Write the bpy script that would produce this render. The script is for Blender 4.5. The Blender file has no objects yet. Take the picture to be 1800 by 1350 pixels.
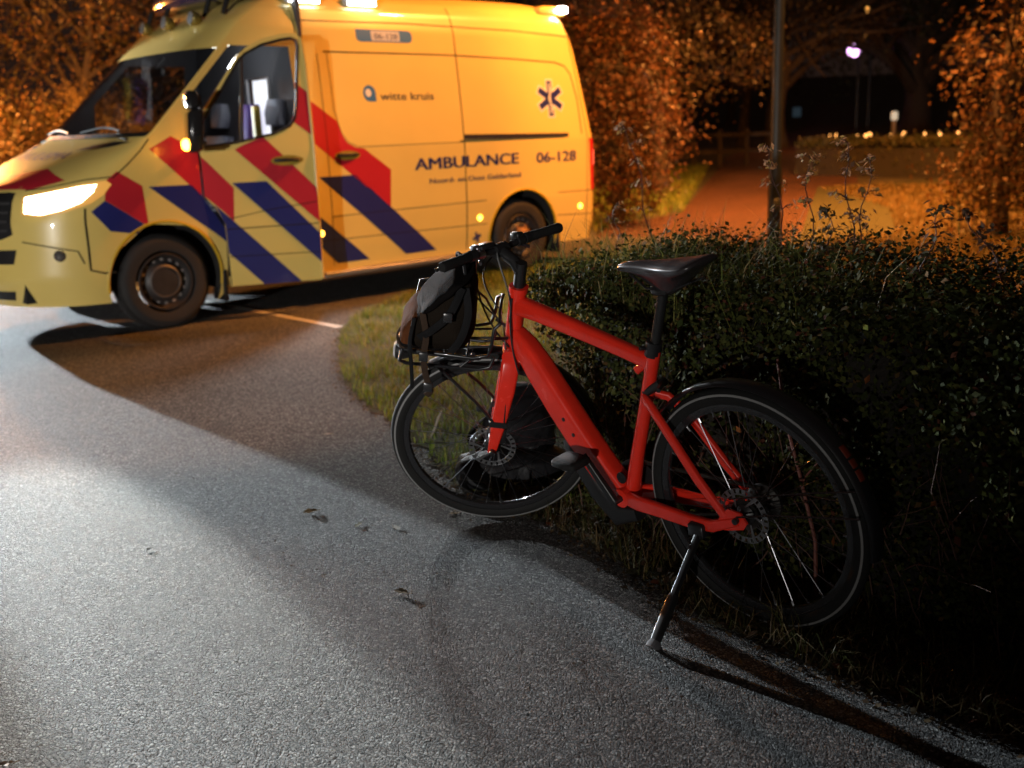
import bpy, bmesh, math, random
import numpy as np
from mathutils import Vector, Matrix, noise
from mathutils.geometry import delaunay_2d_cdt

random.seed(7)
rng = np.random.default_rng(7)
SC = bpy.context.scene
COL = SC.collection
I = np.interp
R = math.radians

# ------------------------------------------------------------------ camera
PITCH, ROLL, CH = 0.24096, -0.036367, 1.377
fw = Vector((0, math.cos(PITCH), -math.sin(PITCH)))
rt0 = Vector((1, 0, 0)); up0 = Vector((0, math.sin(PITCH), math.cos(PITCH)))
rt = math.cos(ROLL)*rt0 + math.sin(ROLL)*up0
up = -math.sin(ROLL)*rt0 + math.cos(ROLL)*up0
cd = bpy.data.cameras.new("camera")
cam = bpy.data.objects.new("camera", cd); COL.objects.link(cam)
cam.matrix_world = Matrix(((rt.x, up.x, -fw.x, 0), (rt.y, up.y, -fw.y, 0), (rt.z, up.z, -fw.z, CH), (0, 0, 0, 1)))
cd.sensor_width = 36; cd.lens = 36*1837.6/1800; cd.clip_end = 2000; cd.clip_start = .05
cd.dof.use_dof = True; cd.dof.focus_distance = 2.95; cd.dof.aperture_fstop = 2.6
SC.camera = cam

# ------------------------------------------------------------------ world / light
SC.view_settings.view_transform = 'Standard'; SC.view_settings.look = 'None'
SC.view_settings.exposure = 0.0; SC.view_settings.gamma = 1.0
W = bpy.data.worlds.new("World"); SC.world = W; W.use_nodes = True
nt = W.node_tree; nt.nodes.clear()
wo = nt.nodes.new('ShaderNodeOutputWorld')
sky = nt.nodes.new('ShaderNodeTexSky'); sky.sky_type = 'NISHITA'; sky.sun_disc = False
sky.sun_elevation = R(-8); sky.sun_rotation = R(200)
b1 = nt.nodes.new('ShaderNodeBackground'); b1.inputs[1].default_value = .05
b2 = nt.nodes.new('ShaderNodeBackground'); b2.inputs[0].default_value = (1, .55, .42, 1); b2.inputs[1].default_value = .014
ad = nt.nodes.new('ShaderNodeAddShader')
nt.links.new(sky.outputs[0], b1.inputs[0]); nt.links.new(b1.outputs[0], ad.inputs[0])
nt.links.new(b2.outputs[0], ad.inputs[1]); nt.links.new(ad.outputs[0], wo.inputs[0])

SODIUM = (1.0, .34, .06)
WHITE = (.90, .97, 1.0)
def lamp(name, kind, loc, power, color, aim=None, half=None, blend=.15, size=.08):
    l = bpy.data.lights.new(name, kind); l.energy = power; l.color = color
    l.shadow_soft_size = size
    o = bpy.data.objects.new(name, l); COL.objects.link(o); o.location = loc
    if kind == 'SPOT':
        l.spot_size = 2*half; l.spot_blend = blend
        o.rotation_euler = Vector(aim).to_track_quat('-Z', 'Y').to_euler()
    return o
def azel(az, el):
    az, el = R(az), R(el)
    return (math.cos(el)*math.cos(az), math.cos(el)*math.sin(az), math.sin(el))
# floodlights of the other emergency vehicles standing left of the frame
lamp("flood_lamp", 'SPOT', (-9.30, 13.72, 1.95), 11500, (.82, .93, 1.0), azel(-43, -7.5), R(11.9), .14, .07)
# the ambulance's own dipped headlamp throwing a pool on the road
hb_ = lamp("headlamp_beam", 'SPOT', (-3.31, 7.20, .97), 1.0, (.92, 1.0, .96), azel(-67.5, -8.5), R(10.2), .35, .07)
lamp("headlamp_spill", 'SPOT', (-3.36, 7.16, .97), 110, (.92, 1.0, .96), azel(-128, -14), R(52), .4, .07)
# a dipped beam throws most of its light far down the road: softer fall-off with distance
hb_.data.use_nodes = True; ln = hb_.data.node_tree
lf_ = ln.nodes.new('ShaderNodeLightFalloff'); lf_.inputs['Strength'].default_value = 300
ln.links.new(lf_.outputs['Linear'], ln.nodes['Emission'].inputs['Strength'])
# added unseen white lamp far behind the camera, brightens bicycle and ambulance side
lamp("fill_light", 'SPOT', (-7.0, -14.0, 1.0), 8500, (1.0, .96, .90), azel(78.5, 1.3), R(16), .85, .12)
# sodium street lamps
lamp("street_light", 'SPOT', (2.95, 9.5, 5.70), 4300, SODIUM, (-.12, .5, -1), R(62), .35, .15)
lamp("street_light", 'SPOT', (5.6, 15.0, 6.0), 8500, SODIUM, (0, .25, -1), R(54), .4, .18)
lamp("street_light", 'SPOT', (-4.9, 4.2, 5.6), 1700, SODIUM, (2.95, 1.4, -5.6), R(15), .6, .15)
lamp("street_light", 'POINT', (-8.3, 14.9, 3.0), 2400, SODIUM, size=.18)
lamp("street_light", 'POINT', (10.6, 32.0, 2.2), 150, SODIUM, size=.18)

# ------------------------------------------------------------------ material helpers
MATS = {}
def P(name, col, rough=.5, metal=0., coat=0., var=.0, vscale=30., bump=0., bscale=80., emit=None, estr=0., spec=.5, trans=0., back=None, alpha=None, sheen=0.):
    if name in MATS: return MATS[name]
    m = bpy.data.materials.new(name); m.use_nodes = True; n = m.node_tree; L = n.links
    b = n.nodes['Principled BSDF']
    b.inputs['Base Color'].default_value = (*col, 1); b.inputs['Roughness'].default_value = rough
    b.inputs['Metallic'].default_value = metal; b.inputs['Specular IOR Level'].default_value = spec
    b.inputs['Coat Weight'].default_value = coat; b.inputs['Coat Roughness'].default_value = .05
    b.inputs['Transmission Weight'].default_value = trans
    b.inputs['Sheen Weight'].default_value = sheen
    tc = n.nodes.new('ShaderNodeTexCoord')
    nz = n.nodes.new('ShaderNodeTexNoise'); nz.inputs['Scale'].default_value = vscale; nz.inputs['Detail'].default_value = 6
    L.new(tc.outputs['Object'], nz.inputs['Vector'])
    src = None
    if var > 0:
        mx = n.nodes.new('ShaderNodeMix'); mx.data_type = 'RGBA'
        mx.inputs[6].default_value = (*[c*(1-var) for c in col], 1); mx.inputs[7].default_value = (*[min(1, c*(1+var)) for c in col], 1)
        L.new(nz.outputs['Fac'], mx.inputs[0]); src = mx.outputs[2]
        mr = n.nodes.new('ShaderNodeMapRange'); mr.inputs[3].default_value = max(.02, rough*(1-var*.6)); mr.inputs[4].default_value = min(1, rough*(1+var*.6))
        L.new(nz.outputs['Fac'], mr.inputs[0]); L.new(mr.outputs[0], b.inputs['Roughness'])
    if back is not None:
        g = n.nodes.new('ShaderNodeNewGeometry'); mb_ = n.nodes.new('ShaderNodeMix'); mb_.data_type = 'RGBA'
        L.new(g.outputs['Backfacing'], mb_.inputs[0]); mb_.inputs[7].default_value = (*back, 1)
        if src: L.new(src, mb_.inputs[6])
        else: mb_.inputs[6].default_value = (*col, 1)
        src = mb_.outputs[2]
    if src: L.new(src, b.inputs['Base Color'])
    if bump > 0:
        bn = n.nodes.new('ShaderNodeTexNoise'); bn.inputs['Scale'].default_value = bscale; bn.inputs['Detail'].default_value = 5
        L.new(tc.outputs['Object'], bn.inputs['Vector'])
        bp = n.nodes.new('ShaderNodeBump'); bp.inputs['Strength'].default_value = bump; bp.inputs['Distance'].default_value = .01
        L.new(bn.outputs['Fac'], bp.inputs['Height']); L.new(bp.outputs[0], b.inputs['Normal'])
    if emit is not None:
        b.inputs['Emission Color'].default_value = (*emit, 1); b.inputs['Emission Strength'].default_value = estr
    MATS[name] = m
    return m

def glass(name, col, dark):
    if name in MATS: return MATS[name]
    m = bpy.data.materials.new(name); m.use_nodes = True; n = m.node_tree; n.nodes.clear(); L = n.links
    o = n.nodes.new('ShaderNodeOutputMaterial'); t = n.nodes.new('ShaderNodeBsdfTransparent'); t.inputs[0].default_value = (*col, 1)
    g = n.nodes.new('ShaderNodeBsdfGlossy'); g.inputs['Roughness'].default_value = .02
    f = n.nodes.new('ShaderNodeFresnel'); f.inputs[0].default_value = 1.5
    mx = n.nodes.new('ShaderNodeMixShader'); L.new(f.outputs[0], mx.inputs[0]); L.new(t.outputs[0], mx.inputs[1]); L.new(g.outputs[0], mx.inputs[2])
    L.new(mx.outputs[0], o.inputs[0]); MATS[name] = m
    return m

def leaf_mat(name, rough=.42, transl=.25, spec=.5):
    if name in MATS: return MATS[name]
    m = bpy.data.materials.new(name); m.use_nodes = True; n = m.node_tree; L = n.links
    b = n.nodes['Principled BSDF']; b.inputs['Roughness'].default_value = rough; b.inputs['Specular IOR Level'].default_value = spec
    a = n.nodes.new('ShaderNodeAttribute'); a.attribute_name = 'tint'
    L.new(a.outputs['Color'], b.inputs['Base Color'])
    t = n.nodes.new('ShaderNodeBsdfTranslucent'); L.new(a.outputs['Color'], t.inputs[0])
    mx = n.nodes.new('ShaderNodeMixShader'); mx.inputs[0].default_value = transl
    L.new(b.outputs[0], mx.inputs[1]); L.new(t.outputs[0], mx.inputs[2]); L.new(mx.outputs[0], n.nodes['Material Output'].inputs[0])
    MATS[name] = m
    return m

def asphalt(name, lo, hi, scale, tintnoise=.25):
    m = bpy.data.materials.new(name); m.use_nodes = True; n = m.node_tree; L = n.links; MATS[name] = m
    b = n.nodes['Principled BSDF']; b.inputs['Roughness'].default_value = .75
    g = n.nodes.new('ShaderNodeNewGeometry')
    # warp so that stones are not on a lattice
    v = n.nodes.new('ShaderNodeTexVoronoi'); v.inputs['Scale'].default_value = scale; v.inputs['Randomness'].default_value = 1
    L.new(g.outputs['Position'], v.inputs['Vector'])
    v2 = n.nodes.new('ShaderNodeTexVoronoi'); v2.inputs['Scale'].default_value = scale*2.3
    L.new(g.outputs['Position'], v2.inputs['Vector'])
    sep = n.nodes.new('ShaderNodeSeparateColor'); L.new(v.outputs['Color'], sep.inputs[0])
    r = n.nodes.new('ShaderNodeValToRGB'); L.new(sep.outputs[0], r.inputs[0])
    r.color_ramp.elements[0].color = (*lo, 1); r.color_ramp.elements[1].color = (*hi, 1)
    r.color_ramp.elements.new(.62).color = (*[(a+c)/2.3 for a, c in zip(lo, hi)], 1)
    # big patches, wear and stains
    nz = n.nodes.new('ShaderNodeTexNoise'); nz.inputs['Scale'].default_value = 1.1; nz.inputs['Detail'].default_value = 9; nz.inputs['Roughness'].default_value = .62
    L.new(g.outputs['Position'], nz.inputs['Vector'])
    mr = n.nodes.new('ShaderNodeMapRange'); mr.inputs[1].default_value = .3; mr.inputs[2].default_value = .7; mr.inputs[3].default_value = 1-tintnoise; mr.inputs[4].default_value = 1+tintnoise
    L.new(nz.outputs['Fac'], mr.inputs[0])
    mu = n.nodes.new('ShaderNodeMix'); mu.data_type = 'RGBA'; mu.blend_type = 'MULTIPLY'; mu.inputs[0].default_value = 1
    L.new(r.outputs[0], mu.inputs[6]); L.new(mr.outputs[0], mu.inputs[7]); L.new(mu.outputs[2], b.inputs['Base Color'])
    # stone relief: flat-topped chippings bedded in darker bitumen
    ve_ = n.nodes.new('ShaderNodeTexVoronoi'); ve_.feature = 'DISTANCE_TO_EDGE'; ve_.inputs['Scale'].default_value = scale
    L.new(g.outputs['Position'], ve_.inputs['Vector'])
    me_ = n.nodes.new('ShaderNodeMapRange'); me_.interpolation_type = 'SMOOTHSTEP'; me_.inputs[1].default_value = .0; me_.inputs[2].default_value = .20
    L.new(ve_.outputs['Distance'], me_.inputs[0])
    mc_ = n.nodes.new('ShaderNodeMix'); mc_.data_type = 'RGBA'; L.new(me_.outputs[0], mc_.inputs[0])
    mc_.inputs[6].default_value = (*[c*.45 for c in lo], 1); L.new(mu.outputs[2], mc_.inputs[7]); L.new(mc_.outputs[2], b.inputs['Base Color'])
    m1 = n.nodes.new('ShaderNodeMath'); m1.operation = 'MULTIPLY'; m1.inputs[1].default_value = .5; L.new(me_.outputs[0], m1.inputs[0])
    m2 = n.nodes.new('ShaderNodeMath'); m2.operation = 'MULTIPLY_ADD'; m2.inputs[1].default_value = .75; L.new(sep.outputs[1], m2.inputs[0]); L.new(m1.outputs[0], m2.inputs[2])
    m3 = n.nodes.new('ShaderNodeMath'); m3.operation = 'MULTIPLY_ADD'; m3.inputs[1].default_value = -.3; L.new(v2.outputs['Distance'], m3.inputs[0]); L.new(m2.outputs[0], m3.inputs[2])
    bp = n.nodes.new('ShaderNodeBump'); bp.inputs['Strength'].default_value = 1.0; bp.inputs['Distance'].default_value = .014
    L.new(m3.outputs[0], bp.inputs['Height']); L.new(bp.outputs[0], b.inputs['Normal'])
    return m

def soil(name, a, c, scale=6., bump=.6):
    m = bpy.data.materials.new(name); m.use_nodes = True; n = m.node_tree; L = n.links; MATS[name] = m
    b = n.nodes['Principled BSDF']; b.inputs['Roughness'].default_value = .95
    g = n.nodes.new('ShaderNodeNewGeometry'); nz = n.nodes.new('ShaderNodeTexNoise'); nz.inputs['Scale'].default_value = scale; nz.inputs['Detail'].default_value = 12; nz.inputs['Roughness'].default_value = .7
    L.new(g.outputs['Position'], nz.inputs['Vector'])
    r = n.nodes.new('ShaderNodeValToRGB'); r.color_ramp.elements[0].position = .35; r.color_ramp.elements[1].position = .68
    r.color_ramp.elements[0].color = (*a, 1); r.color_ramp.elements[1].color = (*c, 1)
    L.new(nz.outputs['Fac'], r.inputs[0]); L.new(r.outputs[0], b.inputs['Base Color'])
    bp = n.nodes.new('ShaderNodeBump'); bp.inputs['Strength'].default_value = bump; bp.inputs['Distance'].default_value = .05
    L.new(nz.outputs['Fac'], bp.inputs['Height']); L.new(bp.outputs[0], b.inputs['Normal'])
    return m

# ------------------------------------------------------------------ mesh helpers
V3 = lambda *a: np.array(a, float)
y_ = V3(0, 1, 0)
def unit(v): v = np.asarray(v, float); return v/(np.linalg.norm(v)+1e-12)
class MB:
    def __init__(s): s.v = []; s.f = []; s.m = []; s.sm = []
    def add(s, verts, faces, mat=0, smooth=True):
        o = len(s.v); s.v += [tuple(map(float, p)) for p in verts]
        s.f += [tuple(o+i for i in f) for f in faces]; s.m += [mat]*len(faces); s.sm += [smooth]*len(faces)
    def build(s, name, mats, parent=None, tf=None, loc=None, recalc=True):
        me = bpy.data.meshes.new(name)
        vs = [tf(p) for p in s.v] if tf else s.v
        me.from_pydata([tuple(map(float, p)) for p in vs], [], s.f)
        if not isinstance(mats, (list, tuple)): mats = [mats]
        for m in mats: me.materials.append(m)
        me.polygons.foreach_set('material_index', s.m); me.polygons.foreach_set('use_smooth', s.sm)
        me.update()
        if recalc:
            bm = bmesh.new(); bm.from_mesh(me); bmesh.ops.recalc_face_normals(bm, faces=bm.faces); bm.to_mesh(me); bm.free()
        try: me.set_sharp_from_angle(angle=R(50))
        except Exception: pass
        o = bpy.data.objects.new(name, me); COL.objects.link(o)
        if parent is not None: o.parent = parent
        if loc is not None: o.location = loc
        return o

def frames(pts):
    pts = [np.asarray(p, float) for p in pts]; n = len(pts); T = []
    for i in range(n):
        a = pts[max(0, i-1)]; c = pts[min(n-1, i+1)]; T.append(unit(c-a))
    ref = V3(0, 0, 1) if abs(T[0][2]) < .9 else V3(1, 0, 0)
    N = unit(np.cross(ref, T[0])); out = []
    for i in range(n):
        N = unit(N-T[i]*(N@T[i])); out.append((pts[i], T[i], N, np.cross(T[i], N)))
    return out
def tube(mb, pts, r, n=10, mat=0, caps=True, el=None):
    fr = frames(pts); k = len(fr); rs = [r]*k if np.isscalar(r) else r
    vs = []
    for (p, t, a, b), q in zip(fr, rs):
        for j in range(n):
            th = 2*math.pi*j/n; ca, sa = math.cos(th), math.sin(th)
            vs.append(p+q*(ca*a+sa*b*(el or 1)))
    fs = [(i*n+j, i*n+(j+1) % n, (i+1)*n+(j+1) % n, (i+1)*n+j) for i in range(k-1) for j in range(n)]
    if caps: fs += [tuple(range(n))[::-1], tuple((k-1)*n+j for j in range(n))]
    mb.add(vs, fs, mat)
def loft(mb, rings, mat=0, caps=True, smooth=True):
    n = len(rings[0]); vs = [p for r in rings for p in r]; k = len(rings)
    fs = [(i*n+j, i*n+(j+1) % n, (i+1)*n+(j+1) % n, (i+1)*n+j) for i in range(k-1) for j in range(n)]
    if caps: fs += [tuple(range(n))[::-1], tuple((k-1)*n+j for j in range(n))]
    mb.add(vs, fs, mat, smooth)
def rrect(c, a, b, ha, hb, rr=.4, n=5):
    """rounded rectangle ring, centre c, unit axes a,b, half sizes"""
    r = rr*min(ha, hb); out = []
    for q, (sx, sy) in enumerate(((1, 1), (-1, 1), (-1, -1), (1, -1))):
        for j in range(n):
            th = math.pi/2*(q+j/(n-1))
            out.append(c+a*(sx*(ha-r)+r*math.cos(th))+b*(sy*(hb-r)+r*math.sin(th)))
    return out
def rtube(mb, pts, ha, hb, upv, rr=.6, mat=0, n=5):
    """rounded-rectangular tube; ha lateral half size, hb half size along up"""
    pts = [np.asarray(p, float) for p in pts]; k = len(pts); rings = []
    if upv is y_: ha, hb = hb, ha
    has = [ha]*k if np.isscalar(ha) else ha; hbs = [hb]*k if np.isscalar(hb) else hb
    for i in range(k):
        t = unit(pts[min(i+1, k-1)]-pts[max(i-1, 0)]); a = unit(np.cross(upv, t)); b = np.cross(t, a)
        rings.append(rrect(pts[i], a, b, has[i], hbs[i], rr, n))
    loft(mb, rings, mat)
def lathe(mb, prof, c, ax, n=48, mat=0, close=False):
    """prof list of (radius, offset along axis)"""
    c = np.asarray(c, float); ax = unit(ax); ref = V3(0, 0, 1) if abs(ax[2]) < .9 else V3(1, 0, 0)
    a = unit(np.cross(ref, ax)); b = np.cross(ax, a); vs = []
    for r, x in prof:
        for j in range(n):
            th = 2*math.pi*j/n; vs.append(c+ax*x+r*(math.cos(th)*a+math.sin(th)*b))
    k = len(prof); fs = []
    for i in range(k-1 if not close else k):
        i2 = (i+1) % k
        fs += [(i*n+j, i*n+(j+1) % n, i2*n+(j+1) % n, i2*n+j) for j in range(n)]
    mb.add(vs, fs, mat)
def box(mb, c, h, ax=None, mat=0, bev=.0):
    c = np.asarray(c, float); A = [V3(1, 0, 0), V3(0, 1, 0), V3(0, 0, 1)] if ax is None else [np.asarray(q, float) for q in ax]
    if bev > 0:
        z0, z1 = h[2], h[2]-bev
        rings = [rrect(c-A[2]*h[2], A[0], A[1], h[0]-bev, h[1]-bev, .3, 3), rrect(c-A[2]*(h[2]-bev), A[0], A[1], h[0], h[1], .3, 3),
                 rrect(c+A[2]*(h[2]-bev), A[0], A[1], h[0], h[1], .3, 3), rrect(c+A[2]*h[2], A[0], A[1], h[0]-bev, h[1]-bev, .3, 3)]
        loft(mb, rings, mat, smooth=False); return
    vs = [c+A[0]*sx*h[0]+A[1]*sy*h[1]+A[2]*sz*h[2] for sx in (-1, 1) for sy in (-1, 1) for sz in (-1, 1)]
    mb.add(vs, [(0, 1, 3, 2), (4, 6, 7, 5), (0, 4, 5, 1), (2, 3, 7, 6), (0, 2, 6, 4), (1, 5, 7, 3)], mat, False)
def inside(poly, x, y):
    c = False; n = len(poly); j = n-1
    for i in range(n):
        xi, yi = poly[i]; xj, yj = poly[j]
        if (yi > y) != (yj > y) and x < (xj-xi)*(y-yi)/(yj-yi)+xi: c = not c
        j = i
    return c
def cdt(poly, step, holes=(), sx=1.):
    """triangulate polygon with interior points; returns 2D verts, tris"""
    def dens(pl):
        out = []
        for i in range(len(pl)):
            a = np.array(pl[i], float); b = np.array(pl[(i+1) % len(pl)], float); k = max(1, int(np.linalg.norm((b-a)*[1/sx, 1])/step))
            out += [tuple(a+(b-a)*j/k) for j in range(k)]
        return out
    pts = []; edges = []
    for pl in [poly]+list(holes):
        d = dens(pl); o = len(pts); pts += d; edges += [(o+i, o+(i+1) % len(d)) for i in range(len(d))]
    xs = [p[0] for p in poly]; ys = [p[1] for p in poly]
    x = min(xs)+step*.5*sx
    while x < max(xs):
        y = min(ys)+step*.5
        while y < max(ys):
            if inside(poly, x, y) and not any(inside(h, x, y) for h in holes): pts.append((x, y))
            y += step
        x += step*sx
    r = delaunay_2d_cdt([Vector(p) for p in pts], edges, [], 1, 1e-5)
    vo = [(v[0], v[1]) for v in r[0]]; tr = []
    for f in r[2]:
        cx = sum(vo[i][0] for i in f)/len(f); cy = sum(vo[i][1] for i in f)/len(f)
        if inside(poly, cx, cy) and not any(inside(h, cx, cy) for h in holes): tr.append(tuple(f))
    return vo, tr
def patch(mb, poly, fn, step=.04, mat=0, holes=(), sx=1.):
    v, t = cdt(poly, step, holes, sx); mb.add([fn(*q) for q in v], t, mat)
def np_mesh(name, Vt, faces_per, tint, mat, parent=None):
    """Vt (k, n, 3): k repeats of one n-vertex element; faces_per: tuples of local indices"""
    k, n, _ = Vt.shape; me = bpy.data.meshes.new(name); me.vertices.add(k*n)
    me.vertices.foreach_set('co', Vt.reshape(-1).astype(np.float32))
    lens = [len(f) for f in faces_per]; loops = np.concatenate([np.array(f) for f in faces_per])
    allL = (np.arange(k)[:, None]*n+loops[None]).reshape(-1)
    me.loops.add(len(allL)); me.loops.foreach_set('vertex_index', allL.astype(np.int32))
    st = np.cumsum([0]+lens[:-1]); tot = sum(lens)
    starts = (np.arange(k)[:, None]*tot+st[None]).reshape(-1)
    me.polygons.add(len(starts)); me.polygons.foreach_set('loop_start', starts.astype(np.int32))
    me.update(calc_edges=True); me.validate()
    at = me.attributes.new('tint', 'FLOAT_COLOR', 'POINT')
    c = np.ones((k, n, 4), np.float32); c[..., :3] = tint if tint.ndim == 3 else tint[:, None, :]
    at.data.foreach_set('color', c.reshape(-1)); me.materials.append(mat)
    o = bpy.data.objects.new(name, me); COL.objects.link(o)
    if parent is not None: o.parent = parent
    return o
def rand_unit(k):
    v = rng.normal(size=(k, 3)); return v/np.linalg.norm(v, axis=1, keepdims=True)
def leaves_v(C, Nrm, size, asp=.55, fold=.25, jitter=.8):
    """folded diamond leaves around centres C facing roughly Nrm"""
    k = len(C); n = Nrm+jitter*rand_unit(k); n /= np.linalg.norm(n, axis=1, keepdims=True)
    a = np.cross(n, rand_unit(k)); a /= np.linalg.norm(a, axis=1, keepdims=True)+1e-9; b = np.cross(n, a)
    s = (np.ones(k)*size)[:, None] if np.isscalar(size) else size[:, None]
    base = C-a*s*.5; tip = C+a*s*.5-n*s*.12; mid = C+n*s*fold*.3
    l = mid+b*s*asp*.5-n*s*fold*.3; r = mid-b*s*asp*.5-n*s*fold*.3
    return np.stack([base, l-a*s*.05, tip, r-a*s*.05], 1)
LEAF_F = [(0, 1, 2), (0, 2, 3)]
def pal(k, cols, w, var=.35):
    cols = np.array(cols); i = rng.choice(len(cols), k, p=np.array(w)/sum(w))
    return np.clip(cols[i]*(1+var*rng.uniform(-1, 1, (k, 1))), 0, 1)
def blades_v(B, h, wd, lean=.5, az=None):
    k = len(B); th = rng.uniform(0, 2*math.pi, k); d = np.stack([np.cos(th), np.sin(th), 0*th], 1)
    sd = np.stack([-np.sin(th), np.cos(th), 0*th], 1)
    ln = (lean*rng.uniform(.15, 1.2, k))[:, None]; h = h[:, None]; wd = (np.ones(k)*wd)[:, None] if np.isscalar(wd) else wd[:, None]
    up_ = np.array([0, 0, 1.])
    m = B+up_*h*.55+d*h*ln*.28; t = B+up_*h*(1-.25*ln)+d*h*ln
    return np.stack([B-sd*wd*.5, B+sd*wd*.5, m+sd*wd*.4, m-sd*wd*.4, t], 1)
BLADE_F = [(0, 1, 2, 3), (3, 2, 4)]

def tag(o, label=None, cat=None, group=None, kind=None):
    if label: o['label'] = label
    if cat: o['category'] = cat
    if group: o['group'] = group
    if kind: o['kind'] = kind
    return o
def empty(name, loc=(0, 0, 0), mat=None):
    o = bpy.data.objects.new(name, None); COL.objects.link(o); o.empty_display_size = .1
    if mat is not None: o.matrix_world = mat
    else: o.location = loc
    return o
def gz(x, y):
    t = max(0., y-20.); return .04*t*t/(t+6.)

# ------------------------------------------------------------------ setting
def sheet(name, poly, z, mat, step, slope=True):
    mb = MB(); patch(mb, poly, lambda x, y: (x, y, z+(gz(x, y) if slope else 0)), step)
    for i, f in enumerate(mb.f):
        a, b, c = [np.array(mb.v[j]) for j in f[:3]]
        if np.cross(b-a, c-a)[2] < 0: mb.f[i] = f[::-1]
    o = mb.build(name, mat, recalc=False); tag(o, kind='structure'); return o
gm = MB()
ys = [-60, -20, 0, 10, 20, 24, 28, 33, 40, 50, 65, 90, 140, 260, 500]; xs = [-400, -150, -60, -30, -15, 0, 15, 30, 60, 150, 400]
gm.add([(x, y, gz(x, y)-.03) for y in ys for x in xs], [(i*11+j, i*11+j+1, (i+1)*11+j+1, (i+1)*11+j) for i in range(len(ys)-1) for j in range(10)])
tag(gm.build('ground', soil('earth', (.035, .026, .014), (.085, .07, .035), 2.5)), kind='structure')

ROADM = asphalt('road_asphalt', (.045, .045, .046), (.44, .435, .42), 112)
EDGE = [(-1.20, 7.45), (-1.183, 7.204), (-1.12, 6.7), (-1.058, 6.278), (-.96, 5.8), (-.838, 5.412), (-.586, 4.883), (-.40, 4.40), (-.24, 3.95), (.0, 3.66), (.181, 3.40), (.314, 3.15), (.44, 2.88), (.608, 2.62), (.78, 2.40), (.939, 2.24), (1.132, 2.06), (1.9, 1.25), (3.2, -.1)]
EDGE2 = [(-1.19, 7.85), (-1.112, 8.246), (-.936, 8.775), (-.686, 9.362), (-.2, 10.1), (.5, 10.9), (1.5, 11.6), (2.6, 11.9)]
road = [(-14, -6)]+[(5, -6), (4.6, -1.5)]+[(x+.03, y-.02) for x, y in EDGE[::-1]]+EDGE2+[(2.6, 12.6), (1.1, 13.2), (1.5, 16.5), (-2, 19), (-14, 19)]
sheet('road', road, 0., ROADM, 1.6)
PATHM = asphalt('red_path_asphalt', (.08, .030, .018), (.27, .10, .058), 70)
path = [(1.1, 13.2), (2.6, 12.6), (2.6, 11.9), (2.9, 11.0), (4.5, 12.4), (5.6, 15.7), (6.9, 20.7), (9.9, 30), (16, 48), (26, 80), (24, 82), (13.5, 48), (6.6, 31.5), (4.1, 22), (2.7, 16.3), (1.45, 14.6)]
sheet('cycle_path', path, -.006, PATHM, 2.0)
LAWNM = soil('lawn_soil', (.028, .030, .010), (.075, .07, .026), 9.)
_rj = random.Random(5)
EDGEJ = []
for (xa, ya), (xb, yb) in zip(EDGE[:-1], EDGE[1:]):
    k = max(1, int(math.hypot(xb-xa, yb-ya)/.05))
    for i in range(k): EDGEJ.append((xa+(xb-xa)*i/k+_rj.gauss(0, .013)+.02*math.sin(ya*9+i), ya+(yb-ya)*i/k+_rj.gauss(0, .013)))
EDGEJ.append(EDGE[-1])
lawn = EDGEJ+[(4.6, -1.5), (9, 3), (9, 22), (6.2, 21), (4.6, 16.0), (3.6, 12.8), (2.9, 11.0), (2.6, 11.9)]+EDGE2[::-1][1:]
sheet('ground', lawn, .006, LAWNM, 1.0)
# crumbled edge along the island
MARKM = P('road_paint', (.42, .41, .38), .75, var=.35, vscale=25)
def mark(p0, p1, w):
    p0, p1 = V3(*p0, .004), V3(*p1, .004); d = unit(p1-p0); s = np.cross(V3(0, 0, 1), d)*w/2; mb = MB()
    n = 10; vs = []
    for i in range(n+1):
        c = p0+(p1-p0)*i/n; vs += [c+s*(1+.1*random.uniform(-1, 1)), c-s*(1+.1*random.uniform(-1, 1))]
    mb.add(vs, [(2*i, 2*i+1, 2*i+3, 2*i+2) for i in range(n)], 0, False)
    o = mb.build('road_marking', MARKM); tag(o, kind='structure'); return o
mark((-4.5, 11.0), (-1.24, 7.52), .07)

# ------------------------------------------------------------------ ambulance
ZT = [.25, .45, .85, 1.0, 1.08, 1.15, 1.28, 1.38, 1.41, 2.05, 2.25, 2.40, 2.50, 2.55, 2.575]
FT = [-1.02, -1.13, -1.10, -1.04, -.97, -.82, -.52, -.25, -.18, .47, .70, .92, 1.25, 1.7, 2.6]
AT = [-.35, -.35, -.35, -.34, -.33, -.28, -.14, -.03, 0, .66, .85, 1.1, 1.5, 2.0, 2.7]
HZ = [.25, .45, .7, 1.25, 1.5, 1.85, 2.2, 2.35, 2.45, 2.52, 2.56, 2.58]
HT = [.96, .985, 1, 1, .975, .935, .885, .835, .75, .6, .4, .1]
EZ = [.25, .45, 1.2, 2.1, 2.4, 2.5, 2.55, 2.575]
ET = [4.58, 4.62, 4.62, 4.46, 4.36, 4.25, 4.0, 3.2]
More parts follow.
